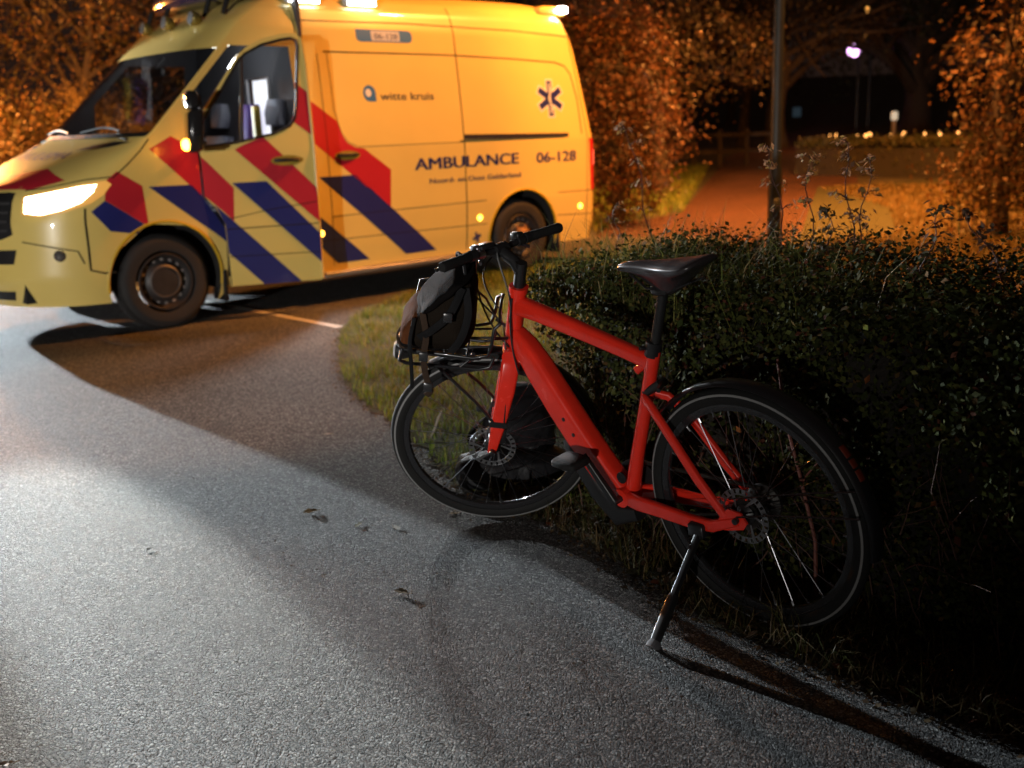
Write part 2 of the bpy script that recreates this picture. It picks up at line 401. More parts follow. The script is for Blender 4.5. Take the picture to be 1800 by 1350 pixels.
# smooth the tables a little so that the panels read as one sheet
_zf = np.linspace(.25, 2.579, 500)
def _sm(zt, vt, k=13):
    y = I(_zf, zt, vt); ker = np.hanning(k+2)[1:-1]; ker /= ker.sum()
    return np.convolve(np.pad(y, k//2, mode='edge'), ker, 'valid')
_F, _A, _H, _E = _sm(ZT, FT, 17), _sm(ZT, AT, 17), _sm(HZ, HT, 15), _sm(EZ, ET, 25)
def prof(z): return I(z, _zf, _F), I(z, _zf, _A), I(z, _zf, _H), I(z, _zf, _E)
NP = 2.2
def front(z, t, off=0., far=False):
    f, a, h, e = prof(z); th = min(max(t, 0), 1)*math.pi/2; ct, st = math.cos(th), math.sin(th)
    s = a-(a-f)*max(ct, 0)**(2/NP); w = -1+h*max(st, 0)**(2/NP)
    if off:
        d = unit(V3(-(max(ct, 1e-4)**(2-2/NP))/max(a-f, .05), (max(st, 1e-4)**(2-2/NP))/h)*1.0)
        # outward normal in plan plus slope of the hood
        f2 = I(z+.02, _zf, _F); sl = min((f2-f)/.02, 6)
        nx = unit(V3(d[0], d[1], sl*abs(d[0])))
        s += nx[0]*off; w += nx[1]*off; z = z+nx[2]*off
    if far: w = -2-w
    return (s, -w, z)
def side(s, z, off=0.):
    f, a, h, e = prof(z)
    if s >= a: return (s, -(h-1+off), z)
    c = min(1, max(0, (a-s)/(a-f)))**(NP/2); return front(z, math.acos(c)/(math.pi/2), off)
def sided(off): return lambda s, z: side(s, z, off)
def d0f(z): return max(.33+.16*min(1, max(0, (.95-z)/.25)), float(prof(z)[1])+.05)
DOOR_R = 1.22
WB = 3.588; AR = .435

YEL = P('yellow_paint', (.80, .60, .17), .34, coat=.6, var=.10, vscale=1.7, back=(.05, .05, .055))
RED = P('red_marking', (.52, .018, .035), .42, coat=.3, var=.08, vscale=4)
BLU = P('blue_marking', (.016, .022, .16), .42, coat=.3, var=.08, vscale=4)
BLK = P('black_plastic', (.012, .012, .013), .5, var=.25, vscale=12)
SEAMM = P('gap_and_crease', (.018, .013, .006), .9)  # real gaps, and the shade painted along body creases
TYRE = P('tyre_rubber', (.018, .017, .017), .8, var=.3, vscale=20, bump=.2, bscale=60)
STEEL = P('wheel_steel', (.05, .046, .046), .5, metal=.5, var=.3, vscale=15)
STEELB = P('wheel_steel_edge', (.17, .16, .155), .4, metal=.7, var=.2)
INT = P('cab_lining', (.055, .055, .06), .8, var=.2)
SEATM = P('seat_cloth', (.30, .31, .36), .9, var=.2, vscale=40)
WGL = glass('clear_glass', (.78, .80, .80), 0); DGL = glass('tinted_glass', (.55, .56, .58), 0)
WHT = P('white_marking', (.75, .75, .72), .5)
CHR = P('chrome', (.6, .6, .62), .15, metal=1)
def emis(name, col, s): return P(name, col, .3, emit=col, estr=s)
HLM = emis('headlamp_glow', (1.0, .80, .42), 26); AMB = emis('amber_lamp', (1.0, .42, .03), 30)
AMB2 = emis('amber_marker', (1.0, .50, .05), 9); TAIL = P('tail_lens', (.45, .01, .01), .2, coat=.5, emit=(1, .02, .01), estr=.35)
FLO = emis('floodlight_glow', (.93, .96, 1.0), 40); CABL = emis('lit_compartment', (.95, .97, 1.0), 1.5)

VAN = empty('ambulance', mat=Matrix.Translation((-2.50699, 7.7152, 0)) @ Matrix.Rotation(.7251786, 4, 'Z'))
tag(VAN, 'yellow ambulance van with red and blue stripes, headlights on and front door ajar', 'ambulance')

Z1 = list(np.linspace(.25, 1.41, 59))+list(np.linspace(1.43, 2.03, 31))+list(np.linspace(2.05, 2.40, 18))+[2.42, 2.44, 2.46, 2.475, 2.49, 2.505, 2.52, 2.53, 2.54, 2.55, 2.56, 2.567, 2.573, 2.577]
NT, ND, NS = 34, 34, 150
tpar = [1-(1-i/NT)**1.35 for i in range(NT+1)]
WST = .93
iw = min(range(NT+1), key=lambda i: abs(tpar[i]-WST)); tpar[iw] = WST
def ring(z):
    f, a, h, e = prof(z); P_ = [front(z, t) for t in tpar]; w = h-1; d = d0f(z); out = list(P_)
    dr = max(DOOR_R, d+.01); sr = max(e-.13, dr+.02)
    for k in range(1, 4): out.append((a+(d-a)*k/3, -w, z))
    for k in range(1, ND+1): out.append((d+(dr-d)*k/ND, -w, z))
    for k in range(1, NS+1): out.append((dr+(sr-dr)*k/NS, -w, z))
    rc = min(.13, h*.5)
    for k in range(1, 8):
        th = math.pi/2*k/7; out.append((sr+(e-sr)*math.sin(th), -(w-rc*(1-math.cos(th))), z))
    for k in range(1, 7): out.append((e, -((w-rc)+(-1-(w-rc))*k/6), z))
    return out
rings = [ring(z) for z in Z1]; NC = len(rings[0]); CD = NT+3; CE = CD+ND
def wheel_fix(p, far):
    s, y, z = p; wy = (y if not far else 2-y)
    if wy > .25: return None
    for c in (0., WB):
        dx, dz = s-c, z-.36; r = math.hypot(dx, dz)
        if r < AR: return (c, r)
    return None
def shell(far):
    mb = MB(); gl = MB(); wn = MB(); V = []
    for r in rings:
        for p in r: V.append((p[0], 2-p[1], p[2]) if far else p)
    ins = [wheel_fix(p, far) for p in V]
    F = []
    for i in range(len(Z1)-1):
        zm = (Z1[i]+Z1[i+1])/2
        for j in range(NC-1):
            q = (i*NC+j, i*NC+j+1, (i+1)*NC+j+1, (i+1)*NC+j)
            if all(ins[k] for k in q): continue
            if 1.42 < zm < 2.04 and j < iw: gl.f.append(q); continue
            if CD <= j < CE:
                if not far and .33 < zm < 2.06: continue
                if far and 1.36 < zm < 2.0 and CD+1 <= j < CE-1: wn.f.append(q); continue
            F.append(q)
    for k, c in enumerate(ins):
        if c:
            s, y, z = V[k]; r = max(c[1], 1e-4); V[k] = (c[0]+(s-c[0])*AR/r, y, .36+(z-.36)*AR/r)
    if far: F = [f[::-1] for f in F]
    mb.add(V, F); out = [mb]
    for g in (gl, wn):
        m2 = MB(); m2.add(V, g.f if not far else [f[::-1] for f in g.f]); out.append(m2)
    return out
def weld(o):
    bm = bmesh.new(); bm.from_mesh(o.data); bmesh.ops.remove_doubles(bm, verts=bm.verts, dist=.0006)
    lo = [v for v in bm.verts if not v.link_faces]; bmesh.ops.delete(bm, geom=lo, context='VERTS'); bm.to_mesh(o.data); bm.free(); o.data.update()
near, ngl, nwn = shell(False); farr, fgl, fwn = shell(True)
body = MB(); body.add(near.v, near.f); body.add(farr.v, farr.f)
tv = [p for p in rings[-1]]
gls = MB(); gls.add(ngl.v, ngl.f); gls.add(fgl.v, fgl.f)

def clampd(off): return lambda s, z: side(min(s, d0f(z)), z, off)
def decal(mb, poly, mat, fn, step=.05): patch(mb, poly, fn, step, mat, sx=2.)
def arch_clip(mb, n0):
    keep = []
    for i, f in enumerate(mb.f):
        if i >= n0:
            c = np.mean([mb.v[k] for k in f], 0)
            if any(math.hypot(c[0]-q, c[2]-.36) < AR for q in (0., WB)): continue
        keep.append(i)
    mb.f = [mb.f[i] for i in keep]; mb.m = [mb.m[i] for i in keep]; mb.sm = [mb.sm[i] for i in keep]
n0 = len(body.f)
O1 = .0018
# side stripes behind the door (material slots: 0 yellow, 1 red, 2 blue, 3 white)
decal(body, [(1.25, 1.70), (1.38, 1.614), (1.571, 1.473), (1.613, 1.35), (1.65, 1.295), (1.72, 1.26), (1.804, 1.247), (2.062, 1.062), (2.038, .748), (1.25, 1.37)], 1, sided(O1))
decal(body, [(1.352, 1.037), (1.705, 1.037), (2.53, .33), (2.19, .33)], 2, sided(O1))
decal(body, [(1.25, .79), (1.807, .326), (1.49, .326), (1.25, .55)], 2, sided(O1))
# front wing
decal(body, [(-.035, 1.315), (.14, 1.40), (.30, 1.31), (.50, 1.08), (.50, .79)], 1, clampd(O1), .03)
decal(body, [(-.075, 1.052), (.255, 1.046), (.50, .79), (.50, .60)], 2, clampd(O1), .03)
decal(body, [(-.375, 1.112), (-.29, 1.172), (-.12, 1.06), (-.105, .77), (-.40, .978)], 1, sided(O1), .03)
decal(body, [(-.40, .976), (-.105, .768), (-.13, .715), (-.386, .76), (-.50, .905)], 2, sided(O1), .03)
decal(body, [(0, 1.15), (.2, 1.175), (.38, 1.205), (.66, 1.125), (.5, 1.07), (.40, 1.075), (0, 1.07)], 1, lambda t, z: front(z, t, O1), .03)
decal(body, [(0, 1.15), (.2, 1.175), (.38, 1.205), (.66, 1.125), (.5, 1.07), (.40, 1.075), (0, 1.07)], 1, lambda t, z: front(z, t, O1, True), .03)
arch_clip(body, n0)
# panel gaps; body and window-recess creases drawn as dark lines for their shade
def seam(mb, pts, mat, w=.009, fn=sided(.003)):
    P_ = []
    for a, b in zip(pts[:-1], pts[1:]):
        k = max(1, int(math.hypot(b[0]-a[0], b[1]-a[1])/.05)); P_ += [(a[0]+(b[0]-a[0])*i/k, a[1]+(b[1]-a[1])*i/k) for i in range(k)]
    P_.append(pts[-1]); vs = []
    for i, p in enumerate(P_):
        a, b = P_[max(0, i-1)], P_[min(len(P_)-1, i+1)]; d = unit(V3(b[0]-a[0], b[1]-a[1])); n = V3(-d[1], d[0])*w/2
        vs += [fn(p[0]+n[0], p[1]+n[1]), fn(p[0]-n[0], p[1]-n[1])]
    mb.add(vs, [(2*i, 2*i+1, 2*i+3, 2*i+2) for i in range(len(P_)-1)], mat, False)
seam(body, [(2.88, .30), (2.885, 1.2), (2.90, 2.02), (2.91, 2.42)], 4)
seam(body, [(1.45, .31), (1.45, 1.2), (1.47, 2.0)], 4, .005)
seam(body, [(1.29, .31), (1.29, 1.3), (1.30, 2.35)], 4, .006)
seam(body, [(1.53, 2.018), (2.2, 2.016), (2.805, 2.012), (3.6, 1.99), (4.12, 1.965), (4.24, 1.935), (4.31, 1.86), (4.37, 1.62), (4.395, 1.29)], 4, .010)
seam(body, [(1.56, 2.0), (1.56, 1.55), (1.60, 1.38), (1.66, 1.30), (1.76, 1.262), (2.3, 1.262), (2.86, 1.262)], 4, .004)
seam(body, [(1.45, .714), (2.2, .722), (3.12, .73)], 4, .005)
seam(body, [(1.30, .525), (2.2, .52), (3.12, .515)], 4, .005)
seam(body, [(4.05, .74), (4.56, .735)], 4, .005); seam(body, [(4.04, .52), (4.56, .50)], 4, .005)
seam(body, [(1.31, 2.255), (2.4, 2.265), (3.6, 2.245), (4.36, 2.21)], 4, .009)
seam(body, [(4.44, .36), (4.47, 1.25), (4.33, 2.2)], 4, .006)
ft = lambda t, z: front(z, t, .003)
seam(body, [(.852, .93), (.856, .70), (.858, .50), (.93, .47), (.985, .47)], 4, .012, ft)
seam(body, [(-.33, 1.125), (-.21, 1.215), (-.10, 1.31), (-.03, 1.385)], 4, .008)
seam(body, [(.47, 1.065), (.60, 1.08), (.80, 1.125), (.96, 1.135)], 4, .008, ft)
seam(body, [(.50, .72), (.58, .70), (.80, .64), (.83, .55)], 4, .008, ft)
# star of life, logo drop, number sticker as flat marks on the skin
def star(mb, c, r, mat, off, grow=0.):
    for k in range(3):
        a = math.pi/2+k*math.pi/3; u = V3(math.cos(a), math.sin(a)); v = V3(-u[1], u[0]); hw = r*.185+grow; L_ = r+grow
        pl = [tuple(V3(*c)+u*L_*i+v*hw*j) for i, j in ((1, 1), (-1, 1), (-1, -1), (1, -1))]
        patch(mb, pl, sided(off+.0002*k), .05, mat)
star(body, (4.005, 1.63), .165, 3, .002, .016); star(body, (4.005, 1.63), .165, 2, .0032)
stf = [(4.0, 1.50)]
patch(body, [(3.998, 1.49), (4.012, 1.49), (4.012, 1.77), (3.998, 1.77)], sided(.0045), .05, 3)
snake = MB(); zs = np.linspace(1.51, 1.75, 25)
pts = [(4.005+.026*math.sin((z-1.51)*40)*(1-.3*(z-1.51)/.24), z) for z in zs]
seam(body, pts, 3, .009, sided(.0048))
RC = [(1.871, 2.205), (2.40, 2.205), (2.43, 2.195), (2.442, 2.17), (2.442, 2.135), (2.425, 2.112), (2.40, 2.105), (1.905, 2.105), (1.88, 2.115), (1.871, 2.14)]
patch(body, RC, sided(.002), .05, 5); patch(body, [(2.02, 2.195), (2.31, 2.195), (2.31, 2.115), (2.02, 2.115)], sided(.003), .05, 6)
cx, cz = 1.925, 1.69
drop = [(cx+.062*math.cos(a), cz+.066*math.sin(a)) for a in np.linspace(-.1, 1.5*math.pi, 26)]+[(cx+.062, cz-.066)]
patch(body, drop, sided(.002), .05, 5); patch(body, [(cx-.012+.030*math.cos(a), cz+.004+.033*math.sin(a)) for a in np.linspace(0, 2*math.pi, 18)[:-1]], sided(.003), .05, 3)
# small cross badge ahead of the rear wheel
for a in (.35, .35+math.pi/2):
    u = V3(math.cos(a), math.sin(a)); v = V3(-u[1], u[0])
    patch(body, [tuple(V3(3.0, .40)+u*.05*i+v*.014*j) for i, j in ((1, 1), (-1, 1), (-1, -1), (1, -1))], sided(.002+.001*a), .05, 2)
LBL = P('light_blue_sticker', (.03, .16, .42), .45); PBL = P('pale_sticker', (.55, .58, .62), .5)
bo = body.build('body', [YEL, RED, BLU, WHT, SEAMM, LBL, PBL], VAN, recalc=False); weld(bo)
wo_ = gls.build('windshield', WGL, VAN, recalc=False); weld(wo_)
fw_ = MB(); fw_.add(fwn.v, fwn.f); fo = fw_.build('side_window', WGL, VAN, recalc=False); weld(fo)

def text_mesh(txt, s0, s1, z0, cap, fn, bold=.012):
    c = bpy.data.curves.new('t', 'FONT'); c.body = txt; c.offset = bold; c.resolution_u = 3
    o = bpy.data.objects.new('t', c); COL.objects.link(o)
    dg = bpy.context.evaluated_depsgraph_get(); me = bpy.data.meshes.new_from_object(o.evaluated_get(dg))
    bpy.data.objects.remove(o); vs = np.array([v.co[:] for v in me.vertices]); fs = [tuple(p.vertices) for p in me.polygons]
    x0, x1 = vs[:, 0].min(), vs[:, 0].max()
    hcap = .72
    out = [fn(s0+(v[0]-x0)/(x1-x0)*(s1-s0), z0+v[1]/hcap*cap) for v in vs]
    bpy.data.meshes.remove(me); return out, fs
LETS = [BLU, P('grey_lettering', (.05, .05, .075), .5), P('sticker_lettering', (.10, .13, .25), .5)]
def letter(a, m):
    a, bold = a[:6]+(0,), a[6]; v, f = text_mesh(*a); nv = len(v)
    if bold:
        fn0 = a[5]; w2, f2 = text_mesh(*(a[:5]+(lambda x, z: fn0(x+bold*.35, z),)+(0,)))
        v = v+[V3(*q)-V3(0, .0006, 0) for q in w2]; f = f+[tuple(i+nv for i in q) for q in f2]
    up_ = list(range(len(v)))
    def root(i):
        while up_[i] != i: up_[i] = up_[up_[i]]; i = up_[i]
        return i
    for q in f:
        for i in q[1:]: up_[root(i)] = root(q[0])
    isl_ = {}
    for q in f: isl_.setdefault(root(q[0]), []).append(q)
    x = lambda q: [v[i][0] for i in q]
    it = sorted(isl_.values(), key=lambda qs: min(min(x(q)) for q in qs)); words_ = []; end = None; gap = abs(a[3+1])*.30 if len(a[0]) > 10 else 9
    for qs in it:
        lo, hi = min(min(x(q)) for q in qs), max(max(x(q)) for q in qs)
        if end is None or lo-end > gap: words_.append([])
        words_[-1] += qs; end = hi if end is None else max(end, hi)
    for wd in words_:
        tx = MB(); tx.add(v, wd, 0, False); o = tx.build('lettering', LETS[m], VAN, recalc=False)
        bm = bmesh.new(); bm.from_mesh(o.data); bmesh.ops.delete(bm, geom=[q for q in bm.verts if not q.link_faces], context='VERTS'); bm.to_mesh(o.data); bm.free()
for a in (('AMBULANCE', 2.314, 3.527, 1.043, .102, sided(.0035), .032), ('Noord- en Oost Gelderland', 2.469, 3.554, .918, .046, sided(.0035), .006), ('06-128', 3.765, 4.294, 1.038, .098, sided(.0035), .026)):
    letter(a, 0)
letter(('witte kruis', 2.03, 2.593, 1.635, .066, sided(.0035), .006), 1)
letter(('06-128', 2.05, 2.285, 2.13, .046, sided(.0045), .010), 2)
letter(('AMBULANCE', .36, -.36, 1.262, .05, lambda t, z: front(z, abs(t), .003, t < 0), 0), 0)

# ---- front details
def fpatch(mb, poly, off, mat=0, step=.03, both=True, thick=0.):
    for far in ((False, True) if both else (False,)):
        patch(mb, poly, lambda t, z: front(z, t, off, far), step, mat)
g = MB(); GP = [(0, 1.035), (.36, 1.055), (.415, 1.05), (.445, .77), (.37, .735), (0, .73)]
fpatch(g, GP, .004)
for z in (.79, .85, .91, .97):
    seam(g, [(0, z+.008), (.42, z+.008)], 1, .016, lambda t, zz: front(zz, t, .014)); seam(g, [(0, z+.008), (.42, z+.008)], 1, .016, lambda t, zz: front(zz, t, .014, True))
g.build('grille', [BLK, P('grille_bar', (.05, .05, .052), .3, coat=.4)], VAN, recalc=False)
g = MB(); fpatch(g, [(0, .655), (.462, .665), (.44, .565), (0, .555)], .004); fpatch(g, [(0, .36), (.40, .37), (.36, .30), (0, .30)], .004)
g.build('bumper_intake', BLK, VAN, recalc=False)
HP = [(.498, .905), (.48, 1.025), (.60, 1.055), (.80, 1.095), (.945, 1.112), (.99, 1.085), (.955, 1.02), (.885, .965), (.75, .915), (.605, .885)]
HPi = [(.515, .915), (.50, 1.015), (.62, 1.04), (.80, 1.075), (.90, 1.085), (.89, 1.04), (.83, .975), (.73, .93), (.61, .90)]
HLD = P('headlamp_housing', (.10, .10, .10), .2, coat=1, emit=(1.0, .45, .06), estr=.7)
for far in (False, True):
    g = MB(); patch(g, HP, lambda t, z: front(z, t, .004, far), .02)
    ho = g.build('headlight', HLD, VAN, recalc=False)
    g = MB(); patch(g, HPi, lambda t, z: front(z, t, .009, far), .02); g.build('lens', HLM, ho, recalc=False)
    g = MB(); hf_ = lambda t, z: front(z, t, .014, far)
    seam(g, [(.505, .985), (.70, 1.022), (.90, 1.06)], 0, .010, hf_); seam(g, [(.66, .925), (.68, .97), (.67, 1.02)], 0, .010, hf_); seam(g, [(.80, .965), (.82, 1.0), (.81, 1.045)], 0, .010, hf_); g.build('lens_divider', P('lens_divider', (.06, .05, .04), .3, metal=.5), ho, recalc=False)
    g = MB(); c = V3(*front(.615, .702, .004, far)); c2 = V3(*front(.615, .702, .03, far))
    lathe(g, [(.0, .018), (.022, .016), (.036, .010), (.042, -.004)], c, unit(c2-c), 20); g.build('fog_lamp', P('fog_glass', (.16, .15, .14), .12, metal=.5, coat=1), VAN)
    g = MB(); patch(g, [(.315, 1.318), (.40, 1.352), (.55, 1.372), (.78, 1.368), (.62, 1.338), (.48, 1.322)], lambda t, z: front(z, t, .004, far), .02)
    g.build('hood_vent', BLK, VAN, recalc=False)
# wiper cowl
g = MB(); fpatch(g, [(0, 1.398), (.5, 1.398), (.9, 1.40), (.93, 1.43), (0, 1.43)], .006); g.build('cowl', BLK, VAN, recalc=False)
for t0, t1 in ((.05, .5), (-.6, -.1)):
    g = MB(); tube(g, [front(1.43+.03*math.sin(k/8*3), abs(t0+(t1-t0)*k/8), .022, (t0+(t1-t0)*k/8) < 0) for k in range(9)], .008, 6); g.build('wiper', BLK, VAN)
# ---- underside, wheel wells
g = MB()
box(g, (1.8, 1.0, .40), (1.30, .93, .10)); box(g, (4.32, 1.0, .42), (.26, .93, .08)); box(g, (-.72, 1.0, .36), (.20, .7, .08))
for c in (0., WB):
    for far in (0, 1):
        y0, y1 = (.02, .36) if not far else (1.98, 1.64)
        pr = [(c+AR*1.005*math.cos(a), .36+AR*1.005*math.sin(a)) for a in np.linspace(-.25, math.pi+.25, 30)]
        g.add([(s, y0+.015*(1 if not far else -1), z) for s, z in pr]+[(s, y1, z) for s, z in pr]+[(c, y1, .36)], [(i, i+1, 31+i, 30+i) for i in range(29)]+[(30+i, 31+i, 60) for i in range(29)], 0)
g.build('underbody', P('underbody_black', (.012, .012, .012), .9), VAN)
g = MB()
for far in (0, 1):
    y = .05 if not far else 1.95
    for s in (.455, WB+.46):
        g = MB(); box(g, (s, y+.06*(1 if not far else -1), .27), (.015, .10, .12), bev=.006); g.build('mud_flap', BLK, VAN)
# wheel arch lips
for c in (0., WB):
    g = MB(); tube(g, [side(c+(AR+.004)*math.cos(a), .36+(AR+.004)*math.sin(a), .001) for a in np.linspace(-.16, math.pi+.1, 40)], .011, 6)
    g.build('arch_lip', P('arch_lip_paint', (.62, .40, .02), .4, coat=.5), VAN)
# sill step
g = MB(); box(g, (2.22, .03, .245), (.90, .06, .022), bev=.008)
for k in range(40): box(g, (1.75+k*.034, .02, .269), (.006, .05, .002))
g.build('running_board', P('step_aluminium', (.42, .40, .38), .45, metal=.7, var=.3), VAN)

def road_wheel(c, y, far, hub):
    sg = 1 if far else -1; ax = V3(0, sg, 0); C_ = V3(c, y, .352)
    w = empty('wheel', tuple(C_)); w.parent = VAN
    g = MB(); lathe(g, [(.205, -.10), (.215, .0), (.232, .098), (.29, .108), (.325, .10), (.346, .07), (.350, .03), (.350, -.06), (.33, -.11), (.24, -.115)], (0, 0, 0), ax, 64)
    for q in (.0, .035, .065): lathe(g, [(.3495, q-.004), (.3525, q), (.3525, q+.012), (.3495, q+.016)], (0, 0, 0), ax, 64)
    g.build('tyre', TYRE, w)
    g = MB(); lathe(g, [(.212, .088), (.206, .098), (.196, .096), (.19, .06), (.175, .045), (.15, .055), (.128, .062), (.118, .078), (.095, .082), (.06, .08), (.0, .082)], (0, 0, 0), ax, 64)
    for k in range(16):
        a = 2*math.pi*k/16; lathe(g, [(.0, .053), (.012, .0535), (.013, .05)], (.162*math.cos(a), 0, .162*math.sin(a)), ax, 8, 1)
    ro = g.build('rim', [STEEL, P('rim_hole', (.25, .23, .22), .5)], w)
    g = MB(); lathe(g, [(.122, .064), (.124, .082), (.110, .088), (.106, .080)], (0, 0, 0), ax, 48); g.build('trim_ring', STEELB, ro)
    if hub:
        g = MB(); lathe(g, [(.085, .08), (.08, .14), (.062, .155), (.06, .175), (.0, .178)], (0, 0, 0), ax, 24)
        for k in range(6):
            a = 2*math.pi*k/6; lathe(g, [(.016, .07), (.016, .10), (.0, .102)], (.105*math.cos(a), 0, .105*math.sin(a)), ax, 8)
        g.build('hub', P('rusty_hub', (.30, .17, .09), .6, metal=.4, var=.5, vscale=30), w)
for c in (0., WB):
    for far in (0, 1): road_wheel(c, .145 if not far else 1.855, far, c > 1)
# ---- lamps on the side
def blob(name, s, z, rad, mat, fn=None, depth=.012, elx=1.):
    g = MB(); c = V3(*side(s, z, .001)); ax = unit(V3(*side(s, z, .05))-c)
    lathe(g, [(rad, -.003), (rad, depth*.4), (rad*.75, depth*.8), (0, depth)], c, ax, 16); o = g.build(name, mat, VAN); return o
for s, z in ((1.335, .585), (3.035, .575), (4.355, .585)): blob('side_marker', s, z, .026, AMB2)
g = MB(); TLP = [(4.495, 1.245), (4.60, 1.24), (4.60, .74), (4.50, .735)]
def rearc(s, z):
    f, a, h, e = prof(z); sr = e-.13
    u = min(1, max(0, (s-4.49)/.115)); th = math.pi/2*u*.8; return (sr+.136*math.sin(th), -(h-1-.13*(1-math.cos(th))+.005*math.cos(th)), z)
patch(g, TLP, rearc, .02); to = g.build('tail_light', TAIL, VAN, recalc=False)
g = MB(); patch(g, [(4.535, 1.13), (4.575, 1.13), (4.575, .98), (4.535, .98)], lambda s, z: tuple(V3(*rearc(s, z))+V3(.002, -.004, 0)), .02); g.build('lens', emis('tail_glow', (1, .18, .08), 1.6), to, recalc=False)
# sliding rail, handles
g = MB(); pr = [(2.885, 1.327), (4.205, 1.302), (4.207, 1.268), (2.885, 1.283)]
patch(g, pr, sided(.004), .1); box(g, (3.5, .004, 1.272), (.66, .010, .004)); g.build('door_rail', P('rail_black', (.02, .018, .03), .5), VAN, recalc=False)
def handle(parent, s, z, fn):
    g = MB(); k = 20; ringp = []
    patch(g, [(s+.125*math.cos(a), z+.038*math.sin(a)) for a in np.linspace(0, 2*math.pi, 25)[:-1]], fn(.0035), .03, 0)
    p = [V3(*fn(.006+.02*math.sin(math.pi*i/8))(s-.10+.20*i/8, z+.004)) for i in range(9)]
    tube(g, p, [.010]+[.015]*7+[.010], 8, 1)
    return g.build('door_handle', [P('handle_recess', (.35, .24, .03), .4, coat=.5), BLK], parent)
handle(VAN, 1.636, 1.198, sided)
# ---- roof equipment
for s in (1.44, 1.99):
    g = MB(); c = V3(*side(s, 2.40, .0)); box(g, c+V3(0, -.005, .03), (.15, .035, .040), bev=.008)
    flb = g.build('floodlight', P('lamp_body', (.5, .5, .5), .4), VAN)
    fl = MB(); box(fl, c+V3(0, -.043, .028), (.135, .003, .032)); fl.build('lens', FLO, flb)
g = MB(); loft(g, [rrect(V3(s, .30, 2.45), V3(0, 1, 0), V3(0, 0, 1), .10, hh, .6) for s, hh in ((4.05, .02), (4.12, .045), (4.36, .05), (4.40, .03))]); g.build('spoiler_pod', YEL, VAN)
g = MB(); box(g, (4.335, .175, 2.462), (.05, .02, .028), bev=.006); g.build('floodlight', FLO, VAN)
for s in (1.44, 1.99):
    l = lamp("roof_floodlight", 'SPOT', (0, 0, 0), 360 if s < 1.7 else 60, WHITE, (0, 0, -1), R(56), .6, .05)
    l.parent = VAN; c = side(s, 2.40, .0); l.location = (c[0], c[1]-.15, c[2]-.015); l.rotation_euler = Vector((-.10, -1, -.55)).to_track_quat('-Z', 'Y').to_euler()
# beacon bar above the windscreen
g = MB(); loft(g, [rrect(V3(.98+.10*((y-1)/.75)**2, y, 2.50), V3(1, 0, 0), V3(0, 0, 1), .17, .075, .7) for y in np.linspace(.22, 1.78, 15)])
bb = g.build('beacon_bar', P('beacon_lens', (.03, .035, .12), .15, coat=1), VAN)
for y in (.30, .62, 1.38, 1.70):
    g = MB(); tube(g, [(.80, y, 2.30), (.86, y, 2.44)], .022, 8); g.build('bracket', BLK, bb)
for y in (.55, .95, 1.45):
    g = MB(); c = V3(.64+.12*((y-1)/.8)**2, y, 2.28); lathe(g, [(.02, .06), (.05, .03), (.058, -.02), (.05, -.03), (0, -.03)], c, (1, 0, -.2), 20)
    tube(g, [c+V3(.02, 0, -.04), c+V3(.06, 0, -.12)], .012, 6)
    so = g.build('search_lamp', P('lamp_shell', (.30, .22, .06), .25, metal=.6), VAN)
    g = MB(); lathe(g, [(.047, -.034), (0, -.036)], c, (1, 0, -.2), 20); g.build('lens', P('lamp_glass', (.25, .25, .25), .08, coat=1), so)
# ---- cab interior
g = MB(); loft(g, [rrect(V3(s, 1.0, z), V3(0, 1, 0), V3(-.3, 0, 1), .90, .12, .5) for s, z in ((-.12, 1.28), (.15, 1.29), (.38, 1.26))]); g.build('dashboard', INT, VAN)
g = MB(); tube(g, [V3(.46, .52, 1.22)+.19*(math.cos(a)*V3(0, 1, 0)+math.sin(a)*unit(V3(.45, 0, .9))) for a in np.linspace(0, 2*math.pi, 25)], .014, 8, caps=False); tube(g, [(.46, .52, 1.22), (.30, .52, 1.16)], .02, 8); g.build('steering_wheel', BLK, VAN)
g = MB(); px = 1.34
for y0, y1, z0, z1 in ((.10, .62, .4, 2.45), (1.0, 1.9, .4, 2.45), (.62, 1.0, .4, 1.28), (.62, 1.0, 1.86, 2.45)): box(g, (px, (y0+y1)/2, (z0+z1)/2), (.015, (y1-y0)/2, (z1-z0)/2))
g.build('bulkhead', INT, VAN)
g = MB(); box(g, (px+.03, .81, 1.57), (.004, .17, .27)); g.build('compartment_window', CABL, VAN)
g = MB(); tube(g, [(px-.02, y, z) for y, z in ((.63, 1.29), (.63, 1.85), (.99, 1.85), (.99, 1.29), (.63, 1.29))], .012, 6); g.build('window_frame', P('frame_grey', (.35, .35, .36), .5), VAN)
def cabseat(y):
    s = empty('seat', (.95, y, .62)); s.parent = VAN
    g = MB(); loft(g, [rrect(V3(x, 0, .12+.02*math.sin(x*6)), V3(0, 1, 0), V3(0, 0, 1), .25, .08, .6) for x in (-.28, -.22, .0, .2)]); g.build('cushion', SEATM, s)
    g = MB(); loft(g, [rrect(V3(.16+.16*k, 0, .14+.62*k), V3(0, 1, 0), V3(1, 0, -.2), .24-.05*k, .07-.02*k, .6) for k in (0, .1, .5, .9, 1)]); g.build('backrest', SEATM, s)
    g = MB(); loft(g, [rrect(V3(.33+.03*k, 0, .84+.2*k), V3(0, 1, 0), V3(1, 0, -.15), .13-.03*abs(k-.5)*2, .05, .8) for k in (0, .15, .5, .85, 1)]); g.build('headrest', SEATM, s)
cabseat(.50); cabseat(1.48)
g = MB(); tube(g, [(.60, 1.0, 2.02), (.52, 1.0, 1.93)], .01, 6); box(g, (.53, 1.0, 1.90), (.012, .11, .035), bev=.008); g.build('rear_view_mirror', BLK, VAN)
